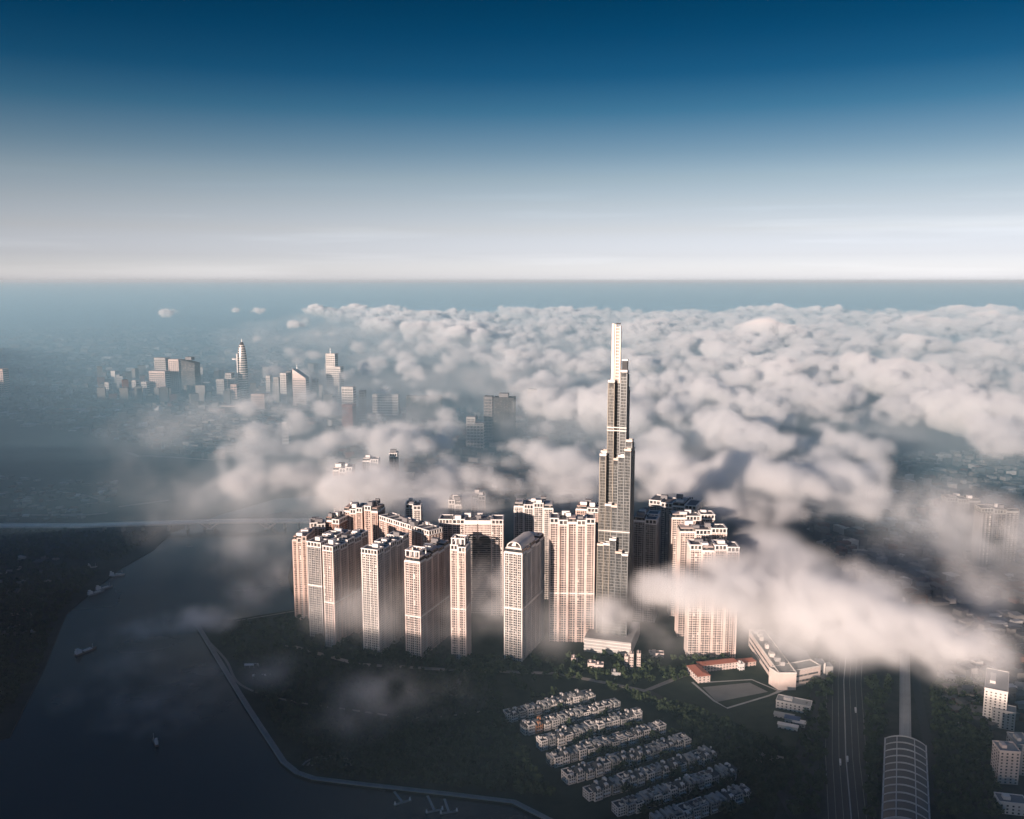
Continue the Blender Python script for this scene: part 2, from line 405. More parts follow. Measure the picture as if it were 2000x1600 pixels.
def apartment(label, xl, xr, ytop, ybase, rot, depth, wall, nx=2, ny=1, refuge=None, crown='flat', gap=1.7, glass='glass', D=None, cap='white', clutter=3):
    xc = (xl + xr) / 2
    gx, gy = at(xc, ybase)
    h = z_at(gy, ytop)
    W = (xr - xl) * gy / F / max(0.6, math.cos(R(rot)) )
    t = thing('apartment_tower', label, 'building', (gx, gy, 0), rot, 'apartment towers of the riverside estate')
    MB().box(-W / 2 + 2.2, W / 2 - 2.2, 2.2, depth - 2.2, 0, h - 2.5).build('core', 'roofdark', t)
    for i, (x0, x1) in enumerate(cells(W, nx, gap)):
        for j, (y0, y1) in enumerate(cells(depth, ny, gap)):
            hh = h - (0.0 if (i + j) % 2 == 0 else 2.6)
            wing(t, x0, x1, y0 + depth / 2, y1 + depth / 2, hh, wall, refuge=refuge * h if refuge else None, glass=glass, cap=cap, crown=(i * 2 + j * 3 + int(xl)) % 3 != 1)
    if crown == 'vault':                       # a barrel roof on white arches
        n = 10
        prof = [(-W * .42 * math.cos(math.pi * k / n), h + 2.0 + 8.0 * math.sin(math.pi * k / n)) for k in range(n + 1)]
        for y0, y1 in ((2, depth * .62),):
            v = [(x, y, z) for y in (y0, y1) for x, z in prof] + [(x * .9, y, z - 1.0) for y in (y0, y1) for x, z in prof]
            m = n + 1; f = []
            for k in range(n):
                f += [(k, k + 1, m + k + 1, m + k), (2 * m + k + 1, 2 * m + k, 3 * m + k, 3 * m + k + 1), (k, 2 * m + k, 2 * m + k + 1, k + 1), (m + k + 1, 3 * m + k + 1, 3 * m + k, m + k)]
            f += [(0, m, 3 * m, 2 * m), (n, 2 * m + n, 3 * m + n, m + n)]
            MB().add(v, f).build('barrel_roof', 'offwhite', t)
        MB().ring(-W * .42, W * .42, 2, depth * .62, h + 0.4, h + 2.2, .8).build('barrel_wall', 'white', t)
    elif crown == 'pergola':                   # tall open frame at the front end
        f = MB(); e = min(depth, W) - 2
        for x in (-W / 2 + 1, -W / 6, W / 6, W / 2 - 1):
            for y in (1, e): f.box(x - .7, x + .7, y - .7, y + .7, h + 1.5, h + 9)
        f.build('pergola_posts', 'white', t, 'stuff')
        MB().ring(-W / 2, W / 2, 0, e + 1, h + 9, h + 10.6, 1.6).build('pergola_ring', 'white', t)
        MB().box(-W / 4, W / 4, e * .3, e * .8, h + 0.4, h + 7).build('lift_house', 'greywall', t)
    roof_clutter(t, W, depth, h, int(xl), n=clutter)
    return t
apartment('reddish slab tower at the river end of the estate, its left face in the sun', 577, 604, 1049, 1214, 4, 42, 'pink', nx=3, cap='cream')
apartment('grey-faced tower joined in front of the reddish slab at the river end', 605, 634, 1060, 1247, 22, 78, 'greywall', nx=1, ny=4, cap='white', refuge=.55)
apartment('tower with narrow cream end wall, third of the front row from the river', 636, 657, 1068, 1267, 24, 88, 'cream', nx=1, ny=5, refuge=.45)
apartment('cream front-row tower with broad gridded end wall and dark flank, fourth from the river', 710, 743, 1074, 1281, 22, 88, 'offwhite', nx=1, ny=5)
apartment('slim front-row tower with pinkish end wall and dark two-storey crown, fifth from the river', 793, 824, 1090, 1287, 22, 92, 'cream', nx=1, ny=5, refuge=.42, crown='pergola')
apartment('free-standing slender tower with tall open white crown in front of the arched slab', 882, 911, 1066, 1291, 12, 26, 'cream', nx=2, refuge=.45, crown='pergola', clutter=1)
apartment('bright front-row tower with barrel-vaulted white roof, nearest the villas', 985, 1020, 1073, 1292, 22, 86, 'offwhite', nx=1, ny=5, refuge=.47, crown='vault')
apartment('broad sunlit slab with dark vertical slots just left of the tallest skyscraper', 1071, 1160, 1014, 1256, 3, 27, 'cream', nx=5, refuge=.40)
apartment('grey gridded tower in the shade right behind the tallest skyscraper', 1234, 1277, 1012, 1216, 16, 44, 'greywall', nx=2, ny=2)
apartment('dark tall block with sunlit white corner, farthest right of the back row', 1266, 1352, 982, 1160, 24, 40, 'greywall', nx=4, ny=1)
apartment('pink stepped slab, rearmost and leftmost of the three right of the skyscraper', 1306, 1390, 1006, 1206, 2, 22, 'cream', nx=3)
apartment('pink stepped slab, middle one of the three right of the skyscraper', 1321, 1413, 1033, 1246, 2, 22, 'cream', nx=3)
apartment('pink slab wrapped by cloud, nearest and rightmost of the three right of the skyscraper', 1340, 1437, 1066, 1286, 2, 24, 'cream', nx=4)
apartment('pale back-row block with uneven white crown, between the arched slab and the broad slab', 1003, 1080, 984, 1172, 4, 30, 'offwhite', nx=4)
apartment('pink-topped block peeking over the roof of the broad sunlit slab', 1123, 1166, 990, 1180, 12, 24, 'pink', nx=2)
apartment('left one of the twin pink towers behind the front row', 676, 712, 993, 1176, 6, 30, 'pink', nx=3)
apartment('right one of the twin pink towers behind the front row', 716, 742, 990, 1178, 14, 30, 'pink', nx=2)
apartment('small reddish tower with dark roof at the bridge end of the estate', 640, 668, 1012, 1186, 18, 30, 'brownwall', nx=2)
apartment('low reddish tower with stepped roof nearest the bridge', 612, 639, 1022, 1190, -14, 26, 'pink', nx=2)
apartment('hazy tower in the cloud bank with flat white roof bar', 712, 742, 896, 1062, 0, 24, 'offwhite', nx=2, clutter=1)
apartment('hazy tower in the cloud bank, left of the white-roofed one', 655, 692, 914, 1085, 2, 26, 'cream', nx=3)
apartment('thin hazy tower right of the white-roofed one in the cloud bank', 764, 778, 886, 1042, 0, 20, 'greywall', nx=1, clutter=1)
apartment('faint tower at the foot of the cloud bank above the long pink slab', 795, 824, 986, 1150, 0, 24, 'offwhite', nx=2)
apartment('faint tower at the foot of the cloud bank above the arched slab, left one', 878, 902, 978, 1135, 0, 24, 'offwhite', nx=2)
apartment('faint tower at the foot of the cloud bank above the arched slab, right one', 922, 948, 968, 1118, 0, 24, 'offwhite', nx=2)
apartment('ghostly slab half sunk in mist near the right edge, left of a pair', 1842, 1905, 974, 1092, 4, 26, 'roofgrey', nx=3, cap='concrete')  # cloud shadow and mist put into the dark grey wall colour
apartment('ghostly slab half sunk in mist near the right edge, right of a pair', 1908, 1980, 994, 1116, 4, 26, 'roofgrey', nx=3, cap='concrete')  # likewise dimmed by its wall colour, in place of cloud shadow
# the long slab that comes forward to the right
def long_slab():
    hh = 152.0
    (ax, ay), (bx, by) = at(742, 1008, hh), at(838, 1038, hh)
    L = math.hypot(bx - ax, by - ay); rot = math.degrees(math.atan2(-(by - ay), bx - ax))
    t = thing('apartment_tower', 'long pink slab that runs towards the front row, roofline sloping down to the right', 'building', ((ax + bx) / 2, (ay + by) / 2, 0), rot, 'apartment towers of the riverside estate')
    MB().box(-L / 2 + 2, L / 2 - 2, 2.2, 22, 0, hh - 3).build('core', 'roofdark', t)
    for x0, x1 in cells(L, 7, 1.5): wing(t, x0, x1, 0, 24, hh, 'pink')
    roof_clutter(t, L, 24, hh, 5, n=6)
long_slab()
# the slab whose arch-shaped shadows are built as two recesses
def arch_shadow_slab():
    gx, gy = at(921, 1204); h = z_at(gy, 1016); W = 128 * gy / F
    t = thing('apartment_tower', 'wide cream slab with arched shadows built as recesses under its roof band', 'building', (gx, gy, 0), 2, 'apartment towers of the riverside estate')
    MB().box(-W / 2 + 3, W / 2 - 3, 9, 26, 0, h - 4).build('core', 'glass', t)
    s = MB()
    for k in range(1, int((h - 8) / FLOOR)): s.box(-W / 2 + 3.5, W / 2 - 3.5, 8.3, 9.4, k * FLOOR - .4, k * FLOOR + .45)
    s.build('shadow_recess_slabs', 'greywall', t, 'stuff')
    wing(t, -W / 2, -W / 2 + 20, 0, 27, h, 'cream'); wing(t, W / 2 - 17, W / 2, 0, 27, h, 'cream')
    a0, a1 = -W / 2 + 20.8, W / 2 - 17.8; mid = a0 + (a1 - a0) * .30
    wing(t, a0, mid, 0, 27, h, 'cream')
    # the band over the built-in arch shadows: its underside is a row of two round arches
    zb = h - 32
    n = 12; spans = ((mid + .8, mid + .8 + (a1 - mid - 1.6) / 2 - .6), (mid + .8 + (a1 - mid - 1.6) / 2 + .6, a1 - .8))
    for x0, x1 in spans:
        r = (x1 - x0) / 2; xc = (x0 + x1) / 2; pts = []
        lo = [(xc - r * math.cos(math.pi * k / n), zb + 0.75 * r * math.sin(math.pi * k / n)) for k in range(n + 1)]
        v = [(x, y, z) for y in (0.0, 8.0) for x, z in lo] + [(x, y, h - 6) for y in (0.0, 8.0) for x, z in lo]
        m = n + 1; f = []
        for k in range(n):
            f += [(k, k + 1, 2 * m + k + 1, 2 * m + k), (m + k + 1, m + k, 3 * m + k, 3 * m + k + 1), (k + 1, k, m + k, m + k + 1), (2 * m + k, 2 * m + k + 1, 3 * m + k + 1, 3 * m + k)]
        f += [(0, 2 * m, 3 * m, m), (n, m + n, 3 * m + n, 2 * m + n)]
        b = MB().add(v, f).build('shadow_arch_band', 'cream', t)
        w = MB(); q = MB()
        for k in range(5):
            z = h - 9.6 - k * FLOOR
            if z < zb + .75 * r + 1: continue
            for i in range(9):
                c = x0 + (x1 - x0) * (i + .5) / 9
                w.box(c - .75, c + .75, -.12, .05, z - .2, z + 1.5)
        if w.v: w.build('windows', 'glass', b, 'stuff')
        MB().ring(x0 - .5, x1 + .5, -.8, 27, h - 5.9, h - .2, 1.6).build('attic', 'white', b)
        MB().box(x0 + 1.2, x1 - 1.2, 1.0, 25.3, h - 1.2, h - .6).build('roof_deck', 'roofgrey', b)
    roof_clutter(t, W * .9, 26, h, 9, n=6)
arch_shadow_slab()

# ------------------------------------------------------------------ the tallest skyscraper: a bundle of square tubes
def skyscraper():
    gx, gy = at(1193, 1268)
    t = thing('skyscraper', 'tallest glass skyscraper, a stepped bundle of square tubes with pale spire', 'building', (gx, gy, 0), 17)
    S = 8.6
    H = lambda py: z_at(gy, py)
    rows = [  # front row first, columns left to right: picture rows of the tops
        [1066, 1064, 1054, 1078, 1082],
        [892, 990, 992, 893, 880],
        [888, 748, 902, 727, 864],
        [890, 752, 738, 730, 866],
        [905, 888, 762, 764, 885]]
    for j, row in enumerate(rows):
        for i, py in enumerate(row):
            rr = random.Random(i * 9 + j)
            x0 = (i - 2.5) * S + .12; x1 = x0 + S - .24; y0 = j * S + .12 - (0.5 if i % 2 else 0); y1 = y0 + S - .24
            h = H(py)
            b = MB().box(x0, x1, y0, y1, 0, h).build('tube', 'towerglass', t)
            fb = MB(); k = 1
            while k * 4.2 < h - 3:
                z = k * 4.2
                fb.ring(x0 - .16, x1 + .16, y0 - .16, y1 + .16, z - .35, z + .35, .3); k += 1
            fb.build('floor_bands', 'mullion', b, 'stuff')
            mu = MB()
            for q in range(5):
                c = x0 + (x1 - x0) * q / 4; w = .5 if q in (0, 4) else .16; d = .55 if q in (0, 4) else .3
                mu.box(c - w, c + w, y0 - d, y0 + .1, 0, h - 3); mu.box(c - w, c + w, y1 - .1, y1 + d, 0, h - 3)
                c = y0 + (y1 - y0) * q / 4
                mu.box(x0 - d + .02, x0 + .1, c - w + .02, c + w - .02, 0, h - 3.02); mu.box(x1 - .1, x1 + d - .02, c - w + .02, c + w - .02, 0, h - 3.02)
            mu.build('mullions', 'mullion_sunlit' if i < 2 else 'mullion', b, 'stuff')  # left columns: sunlight put into a warmer, paler mullion colour
            MB().box(x0 - .3, x1 + .3, y0 - .3, y1 + .3, h - 7.2, h - 3.1).build('louvre_band', 'roofdark', b)
            MB().ring(x0 - .5, x1 + .5, y0 - .5, y1 + .5, h - 1.6, h + 1.6, .9).build('parapet', 'white' if rr.random() < .6 else 'champagne', b)
    # white belts of the mechanical floors
    for py, c0, c1, j in ((1042, 0, 5, 1), (840, 1, 4, 2), (846, 1, 4, 2)):
        z = H(py); MB().box((c0 - 2.5) * S - .7, (c1 - 2.5) * S + .7, j * S - .95, j * S - .2, z, z + 1.5).build('mechanical_belt', 'offwhite', t)
    # spire: a bright fin, a pale frame with cross bars, a dark box at its foot
    zt, zb = H(634), H(752)
    cx, cy_ = (1.35 - 2.5) * S, 2.6 * S
    MB().frustum((cx - .2, cx + 3.6, cy_, cy_ + 6), (cx - .1, cx + 3.2, cy_ + .4, cy_ + 5.4), zb, zt).build('spire_fin', 'champagne', t)
    fr = MB(); x0, x1 = cx + 4.2, cx + 12.2
    MB().box(x0, x0 + 1.6, cy_ + .5, cy_ + 6.5, zb, zt - 1).build('spire_post', 'champagne', t)
    MB().box(x1 - 1.6, x1, cy_ + .5, cy_ + 6.5, zb, zt - 3).build('spire_post', 'champagne', t)
    MB().box(x0 + 1.62, x1 - 1.62, cy_ + 2.2, cy_ + 5, zb, zt - 4).build('spire_panel', 'spire_grille', t)
    n = 17
    for k in range(n):
        z = zb + 6 + (zt - zb - 12) * k / (n - 1)
        MB().box(x0 + 1.62, x1 - 1.62, cy_ + .9, cy_ + 2.15, z, z + 1.5).build('spire_bar', 'offwhite', t)
    MB().box(x0 + 1, x1 - 1, cy_ + 1.5, cy_ + 5, zt - .9, zt + 1.0).build('spire_cap', 'roofdark', t)
    MB().box((3.15 - 2.5) * S, (4.0 - 2.5) * S, 2.2 * S, 3.0 * S, H(729), H(724) + 12).build('penthouse', 'roofdark', t)
    MB().ring((3.15 - 2.5) * S - .3, (4.0 - 2.5) * S + .3, 2.2 * S - .3, 3.0 * S + .3, H(724) + 12, H(724) + 13.5, .8).build('penthouse_rim', 'steel', t)
    MB().box(-34, 32, -22, 56, 0, 22).build('podium', 'greywall', t)
    p = MB()
    for k in range(1, 5): p.ring(-34.4, 32.4, -22.4, 56.4, k * 4.6, k * 4.6 + 1.2, 1)
    p.build('podium_bands', 'offwhite', t, 'stuff')
skyscraper()
# ------------------------------------------------------------------ downtown, far off on the left
def far_tower(label, xl, xr, ytop, ybase, depth, wall, rot=10, steps=((1, 1),), slant=0.0, crown=None, name='office_tower', glass='farglass', bands=True):
    gx, gy = at((xl + xr) / 2, ybase); h = z_at(gy, ytop); W = (xr - xl) * gy / F / math.cos(R(rot)) * .92
    t = thing(name, label, 'building', (gx, gy, 0), rot, 'downtown buildings across the river')
    z0 = 0
    for s, q in steps:                         # share of the width, share of the height
        x0, x1, z1 = -W / 2, -W / 2 + W * s, h * q
        zt = [z1, z1 - slant, z1 - slant, z1]
        b = MB().prism([(x0, 0), (x1, 0), (x1, depth), (x0, depth)], z0, zt).build('shaft', glass, t)
        if bands:
            m = MB(); k = max(3, int((z1 - z0 - slant) / 9))
            for i in range(k): z = z0 + (z1 - slant - z0) * (i + .5) / k; m.ring(x0 - .5, x1 + .5, -.5, depth + .5, z - 2.0, z + 2.0, 1)
            m.build('spandrels', wall, b, 'stuff')
            c = MB(); n = max(2, int((x1 - x0) / 9))
            for i in range(n + 1): u = x0 + (x1 - x0) * i / n; c.box(u - 1.1, u + 1.1, -.9, .2, z0, z1 - slant)
            c.build('piers', wall, b, 'stuff')
        MB().prism([(x0 - .8, -.8), (x1 + .8, -.8), (x1 + .8, depth + .8), (x0 - .8, depth + .8)], z1 - slant - 1.0, [z1 + 2, z1 - slant + 2, z1 - slant + 2, z1 + 2]).build('roof_cap', wall, b)
        z0 = z1 - slant
    if crown == 'mast': MB().frustum((-W * .3 - 1, -W * .3 + 1, depth / 2 - 1, depth / 2 + 1), (-W * .3 - .3, -W * .3 + .3, depth / 2 - .3, depth / 2 + .3), h, h * 1.13).build('mast', 'steel', t)
    if crown == 'box': MB().box(-W * .25, W * .2, depth * .2, depth * .8, h + 1, h + 14).build('plant_room', 'roofgrey', t)
    return t
def lens_tower():
    gx, gy = at(475, 778); h = z_at(gy, 668)
    t = thing('office_tower', 'tapering bud-shaped tower with round helipad, tallest downtown', 'building', (gx, gy, 0), 0, 'downtown buildings across the river')
    rings = []
    for k in range(13):
        u = k / 12; w = 25 * (1.0 - 0.10 * (1 - u)) * math.sqrt(max(0.02, 1 - u ** 3.2)) + 1.0
        rings.append([(w * math.cos(a) + u * 4, w * .8 * math.sin(a), u * h) for a in [2 * math.pi * i / 16 for i in range(16)]])
    b = MB().loft(rings).build('shaft', 'farglass', t)
    m = MB()
    for k in range(1, 24):
        u = k / 24.5; w = 25 * (1.0 - 0.10 * (1 - u)) * math.sqrt(max(0.02, 1 - u ** 3.2)) + 1.5
        rg = [[(w * math.cos(a) + u * 4, w * .8 * math.sin(a), z) for a in [2 * math.pi * i / 16 for i in range(16)]] for z in (u * h - 1.6, u * h + 1.6)]
        m.loft(rg)
    m.build('spandrels', 'offwhite', b, 'stuff')
    MB().loft([[(14 * math.cos(a) - 27, 14 * math.sin(a), z) for a in [2 * math.pi * i / 14 for i in range(14)]] for z in (h * .69, h * .71)]).build('helipad', 'white', t)
    MB().box(-24, -16, -3, 3, h * .67, h * .69).build('helipad_bracket', 'steel', t)
    MB().box(-15.5, -11.5, -22.5, -19, 0, h * .8).build('edge_fin', 'white', t)
    MB().frustum((3, 5, -1, 1), (3.6, 4.4, -.4, .4), h, h + 14).build('mast', 'steel', t)
lens_tower()
far_tower('bright narrow tower with dark right side and lower right shoulder downtown', 637, 668, 692, 782, 34, 'offwhite', 14, steps=((1, .72), (.62, 1)), crown='mast')
far_tower('pale tower standing behind the red block above the cloud', 668, 692, 757, 826, 30, 'offwhite', 12)
far_tower('short red-brown block under the pale tower, just above the cloud', 668, 690, 792, 838, 34, 'terracotta', 12)
far_tower('reddish tower with roof slanting down to the right and thin mast', 572, 600, 722, 798, 36, 'cream', 12, slant=36, crown='mast')
far_tower('slim pale tower left of the slanted roof', 549, 561, 730, 796, 26, 'offwhite', 8)
far_tower('dark slim tower right beside the slanted-roof tower', 561, 571, 726, 794, 26, 'roofgrey', 8, bands=False)
far_tower('thin pale tower between the bud-shaped tower and the slanted one', 521, 529, 735, 782, 24, 'offwhite', 8)
far_tower('dark slab beside the thin pale tower downtown', 531, 545, 748, 786, 30, 'roofgrey', 8, bands=False)
far_tower('pinkish broad tower of the left downtown group', 291, 327, 726, 774, 40, 'cream', 12)
far_tower('tall faint tower behind the pinkish broad one', 303, 328, 700, 766, 36, 'greywall', 12)
far_tower('pale vertical slab left of the darkest slab', 331, 353, 703, 770, 34, 'cream', 10)
far_tower('darkest broad slab with sloping roof, right end of the left downtown group', 354, 386, 704, 778, 40, 'roofdark', 16, slant=14, bands=False, crown='box')
far_tower('short pink block with stepped top left of the broad pinkish tower', 250, 272, 765, 784, 36, 'cream', 10, steps=((1, .8), (.5, 1)))
far_tower('slim pale block behind the short pink one', 259, 267, 744, 776, 24, 'offwhite', 10)
far_tower('slim pale block touching the broad pinkish tower', 277, 288, 747, 776, 26, 'offwhite', 10)
far_tower('faint double tower farther left in the mist', 228, 242, 733, 762, 28, 'greywall', 8, steps=((1, .9), (.5, 1)))
far_tower('pinkish tower cut by the left edge of the picture', -14, 11, 722, 780, 40, 'pink', 6)
far_tower('pale pink block below the dark slab beside the tall bud tower', 490, 519, 771, 804, 40, 'pink', 10)
far_tower('long low pinkish block at the foot of downtown', 428, 488, 794, 806, 40, 'cream', 8, bands=False)
far_tower('small faint block between dark slab and bud-shaped tower', 424, 440, 742, 786, 32, 'greywall', 8)
far_tower('tall faint slab left of the bud tower', 441, 462, 730, 782, 32, 'greywall', 8, steps=((1, .8), (.6, 1)))
far_tower('wide dark block in the mist with flat white roof edge', 790, 865, 776, 822, 40, 'roofgrey', 4, bands=False)
far_tower('low pale block with bright roof left of the wide dark block', 726, 780, 772, 812, 36, 'offwhite', 4)
far_tower('dark tower block with jagged crown in the mist left of the skyscraper', 962, 1006, 778, 868, 38, 'roofdark', 8, crown='box')
far_tower('gridded grey wing attached left of the dark jagged block', 945, 962, 776, 866, 30, 'roofgrey', 8)
far_tower('lower stepped wing farther left of the dark jagged block', 910, 946, 816, 876, 30, 'greywall', 8, steps=((1, .8), (.5, 1)))
far_tower('small pale tower alone in the cloud below downtown', 552, 564, 826, 868, 24, 'white', 6, steps=((1, .75), (.7, 1)))
far_tower('faint tower in the cloud right of the dark jagged block', 1030, 1048, 762, 850, 26, 'greywall', 6)
far_tower('second faint tower in the cloud right of the dark jagged block', 1054, 1064, 772, 850, 26, 'greywall', 6)
far_tower('slim pale tower right of the slanted-roof tower downtown', 610, 620, 742, 794, 26, 'offwhite', 8)
far_tower('slim grey tower just left of the slim pale pair downtown', 536, 546, 738, 792, 26, 'greywall', 8)
far_tower('thin grey tower between red block and low pale block', 702, 713, 764, 822, 26, 'greywall', 8)
far_tower('stubby pink tower at the foot of the bud-shaped tower', 452, 464, 752, 794, 28, 'pink', 8)
far_tower('thin pale tower farthest left of the downtown group', 206, 214, 748, 778, 24, 'offwhite', 8)
for lb, xl, xr, yt, yb, wl in (
        ('low orange-roofed hall on the far left waterfront', 108, 136, 798, 806, 'orange'), ('upper orange-roofed hall on the far left waterfront', 134, 166, 790, 797, 'orange'),
        ('lower orange-pink hall on the far left waterfront', 142, 165, 799, 807, 'pink'), ('long low pink shed at the far left', 24, 66, 797, 803, 'cream'),
        ('bright white low building on the waterfront, upper one', 210, 229, 779, 785, 'white'), ('bright white low building at the water, lower one', 214, 232, 800, 807, 'white'),
        ('small pale house on the far left shore, first', 16, 26, 780, 786, 'offwhite'), ('grey low block left of the orange halls', 82, 96, 795, 804, 'greywall'),
        ('pale low block above the orange halls', 104, 124, 775, 783, 'offwhite'), ('white low block right above the orange halls', 142, 156, 772, 779, 'white'),
        ('small white tower on the shore in the cloud edge', 302, 310, 795, 812, 'white'), ('pale long roof behind the far left shore', 157, 196, 733, 738, 'greywall'),
        ('white boat-shaped hall near the far shore', 40, 60, 828, 834, 'greywall'), ('pale hall beyond the dark shore at left', 136, 164, 836, 841, 'greywall')):
    gx, gy = at((xl + xr) / 2, yb); W = (xr - xl) * gy / F; h = max(10, z_at(gy, yt))
    t = thing('waterfront_building', lb, 'building', (gx, gy, 0), 6, 'low buildings on the far shore')
    MB().box(-W / 2, W / 2, 0, 34, 0, h * .7).build('wall', wl, t)
    MB().add([(-W / 2 - 1, -1, h * .7), (W / 2 + 1, -1, h * .7), (W / 2 + 1, 35, h * .7), (-W / 2 - 1, 35, h * .7), (-W / 2 + 6, 17, h), (W / 2 - 6, 17, h)],
             [(0, 3, 2, 1), (0, 1, 5, 4), (1, 2, 5), (2, 3, 4, 5), (3, 0, 4)]).build('roof', wl, t)
    m = MB(); n = max(3, int(W / 12))
    for i in range(n): c = -W / 2 + W * (i + .5) / n; m.box(c - 2, c + 2, -.2, .1, h * .2, h * .5)
    m.build('windows', 'glass', t, 'stuff')

# ------------------------------------------------------------------ bridge
def bridge():
    zd = 16.0
    p = [at(-160, 1020, zd), at(160, 1024, zd), at(290, 1022, zd), at(412, 1018, zd), at(525, 1017, zd), at(620, 1017, zd), at(760, 1012, zd)]
    base = Vector((*p[3], 0)); d = Vector((p[4][0] - p[3][0], p[4][1] - p[3][1], 0)); L = d.length
    t = thing('road_bridge', 'long pale road bridge on V-shaped piers over the river', 'bridge', base)
    loc = lambda q: (q[0] - base.x, q[1] - base.y)
    line = [loc(q) for q in p]
    def rib(w, off, z0, z1, name, mat):
        v = []
        for k, (x, y) in enumerate(line):
            z = 0 if 1 < k < 6 else (-7 if k in (0, 6) else -2.5)
            v += [(x, y - w / 2 + off, z0 + z), (x, y + w / 2 + off, z0 + z), (x, y + w / 2 + off, z1 + z), (x, y - w / 2 + off, z1 + z)]
        f = []
        for k in range(len(line) - 1):
            a, b = 4 * k, 4 * k + 4
            f += [(a + 3, b + 3, b + 2, a + 2), (a, b, b + 3, a + 3), (a + 2, b + 2, b + 1, a + 1), (a + 1, b + 1, b, a)]
        f += [(0, 3, 2, 1), (4 * len(line) - 4, 4 * len(line) - 3, 4 * len(line) - 2, 4 * len(line) - 1)]
        return MB().add(v, f).build(name, mat, t)
    rib(24, 0, zd - 2.6, zd, 'deck', 'offwhite'); rib(.8, -11.6, zd, zd + 1.4, 'railing', 'white'); rib(.8, 11.6, zd, zd + 1.4, 'railing', 'white')
    for k in (3, 4):
        x, y = line[k]
        for s in (-1, 1):
            MB().beam((x, y, 1), (x + s * 17, y, zd - 3), 20, 3.0).build('v_leg', 'cream', t)
        MB().box(x - 7, x + 7, y - 13, y + 13, 0, 2).build('pier_foot', 'concrete', t)
    for u in (.33, .62, .9):
        for k in (1, 2, 4, 5):
            x = line[k][0] + (line[k + 1][0] - line[k][0]) * u; y = line[k][1] + (line[k + 1][1] - line[k][1]) * u
            if k == 4 and u > .8: continue
            MB().box(x - 1.5, x + 1.5, y - 8, y + 8, 0, zd - (2.7 if k > 1 else 4.2)).build('pier', 'concrete', t)
bridge()

# ------------------------------------------------------------------ boats
def boat(label, px, py, L, rot, cab=0.25, mat='hull', cargo=False):
    x, y = at(px, py); W = L * .2
    t = thing('boat', label, 'boat', (x, y, 0.3), rot, 'boats on the river')
    plan = [(-W * .42, -L / 2), (W * .42, -L / 2), (W / 2, -L * .3), (W / 2, L * .25), (0, L / 2), (-W / 2, L * .25), (-W / 2, -L * .3)]
    MB().loft([[(a * .8, b * .94, -.6) for a, b in plan], [(a, b, 2.2 if b < L * .3 else 3.2) for a, b in plan]]).build('hull', mat, t)
    MB().box(-W * .36, W * .36, -L * .46, -L * .46 + L * cab, 2.2, 6.5).build('cabin', 'white', t)
    MB().box(-W * .28, W * .28, -L * .44, -L * .44 + L * cab * .5, 6.5, 9.2).build('wheelhouse', 'offwhite', t)
    MB().box(-W * .38, W * .38, -L * .1, L * .25, 2.2, 3.6 if cargo else 2.9).build('hatch', 'offwhite' if cargo else 'concrete', t)
    MB().box(-.3, .3, L * .3, L * .3 + .6, 2.5, 9).build('mast', 'steel', t)
boat('cargo boat with pale deck near the left bank, lowest and largest of the river boats', 168, 1274, 34, 30, cargo=True)
boat('white-decked barge moored by the left bank, left one of a pair', 188, 1160, 30, 35, cargo=True, mat='concrete')
boat('white-decked barge moored by the left bank, right one of a pair', 204, 1151, 30, 38, cargo=True, mat='concrete')
boat('narrow pale boat heading across above the moored barges', 229, 1125, 26, 74, cargo=True, mat='offwhite')
boat('small boat closest to the bank above the moored barges', 181, 1110, 16, 70, mat='offwhite')
boat('dim lone boat low in the dark water left of the park corner', 303, 1452, 20, -35)

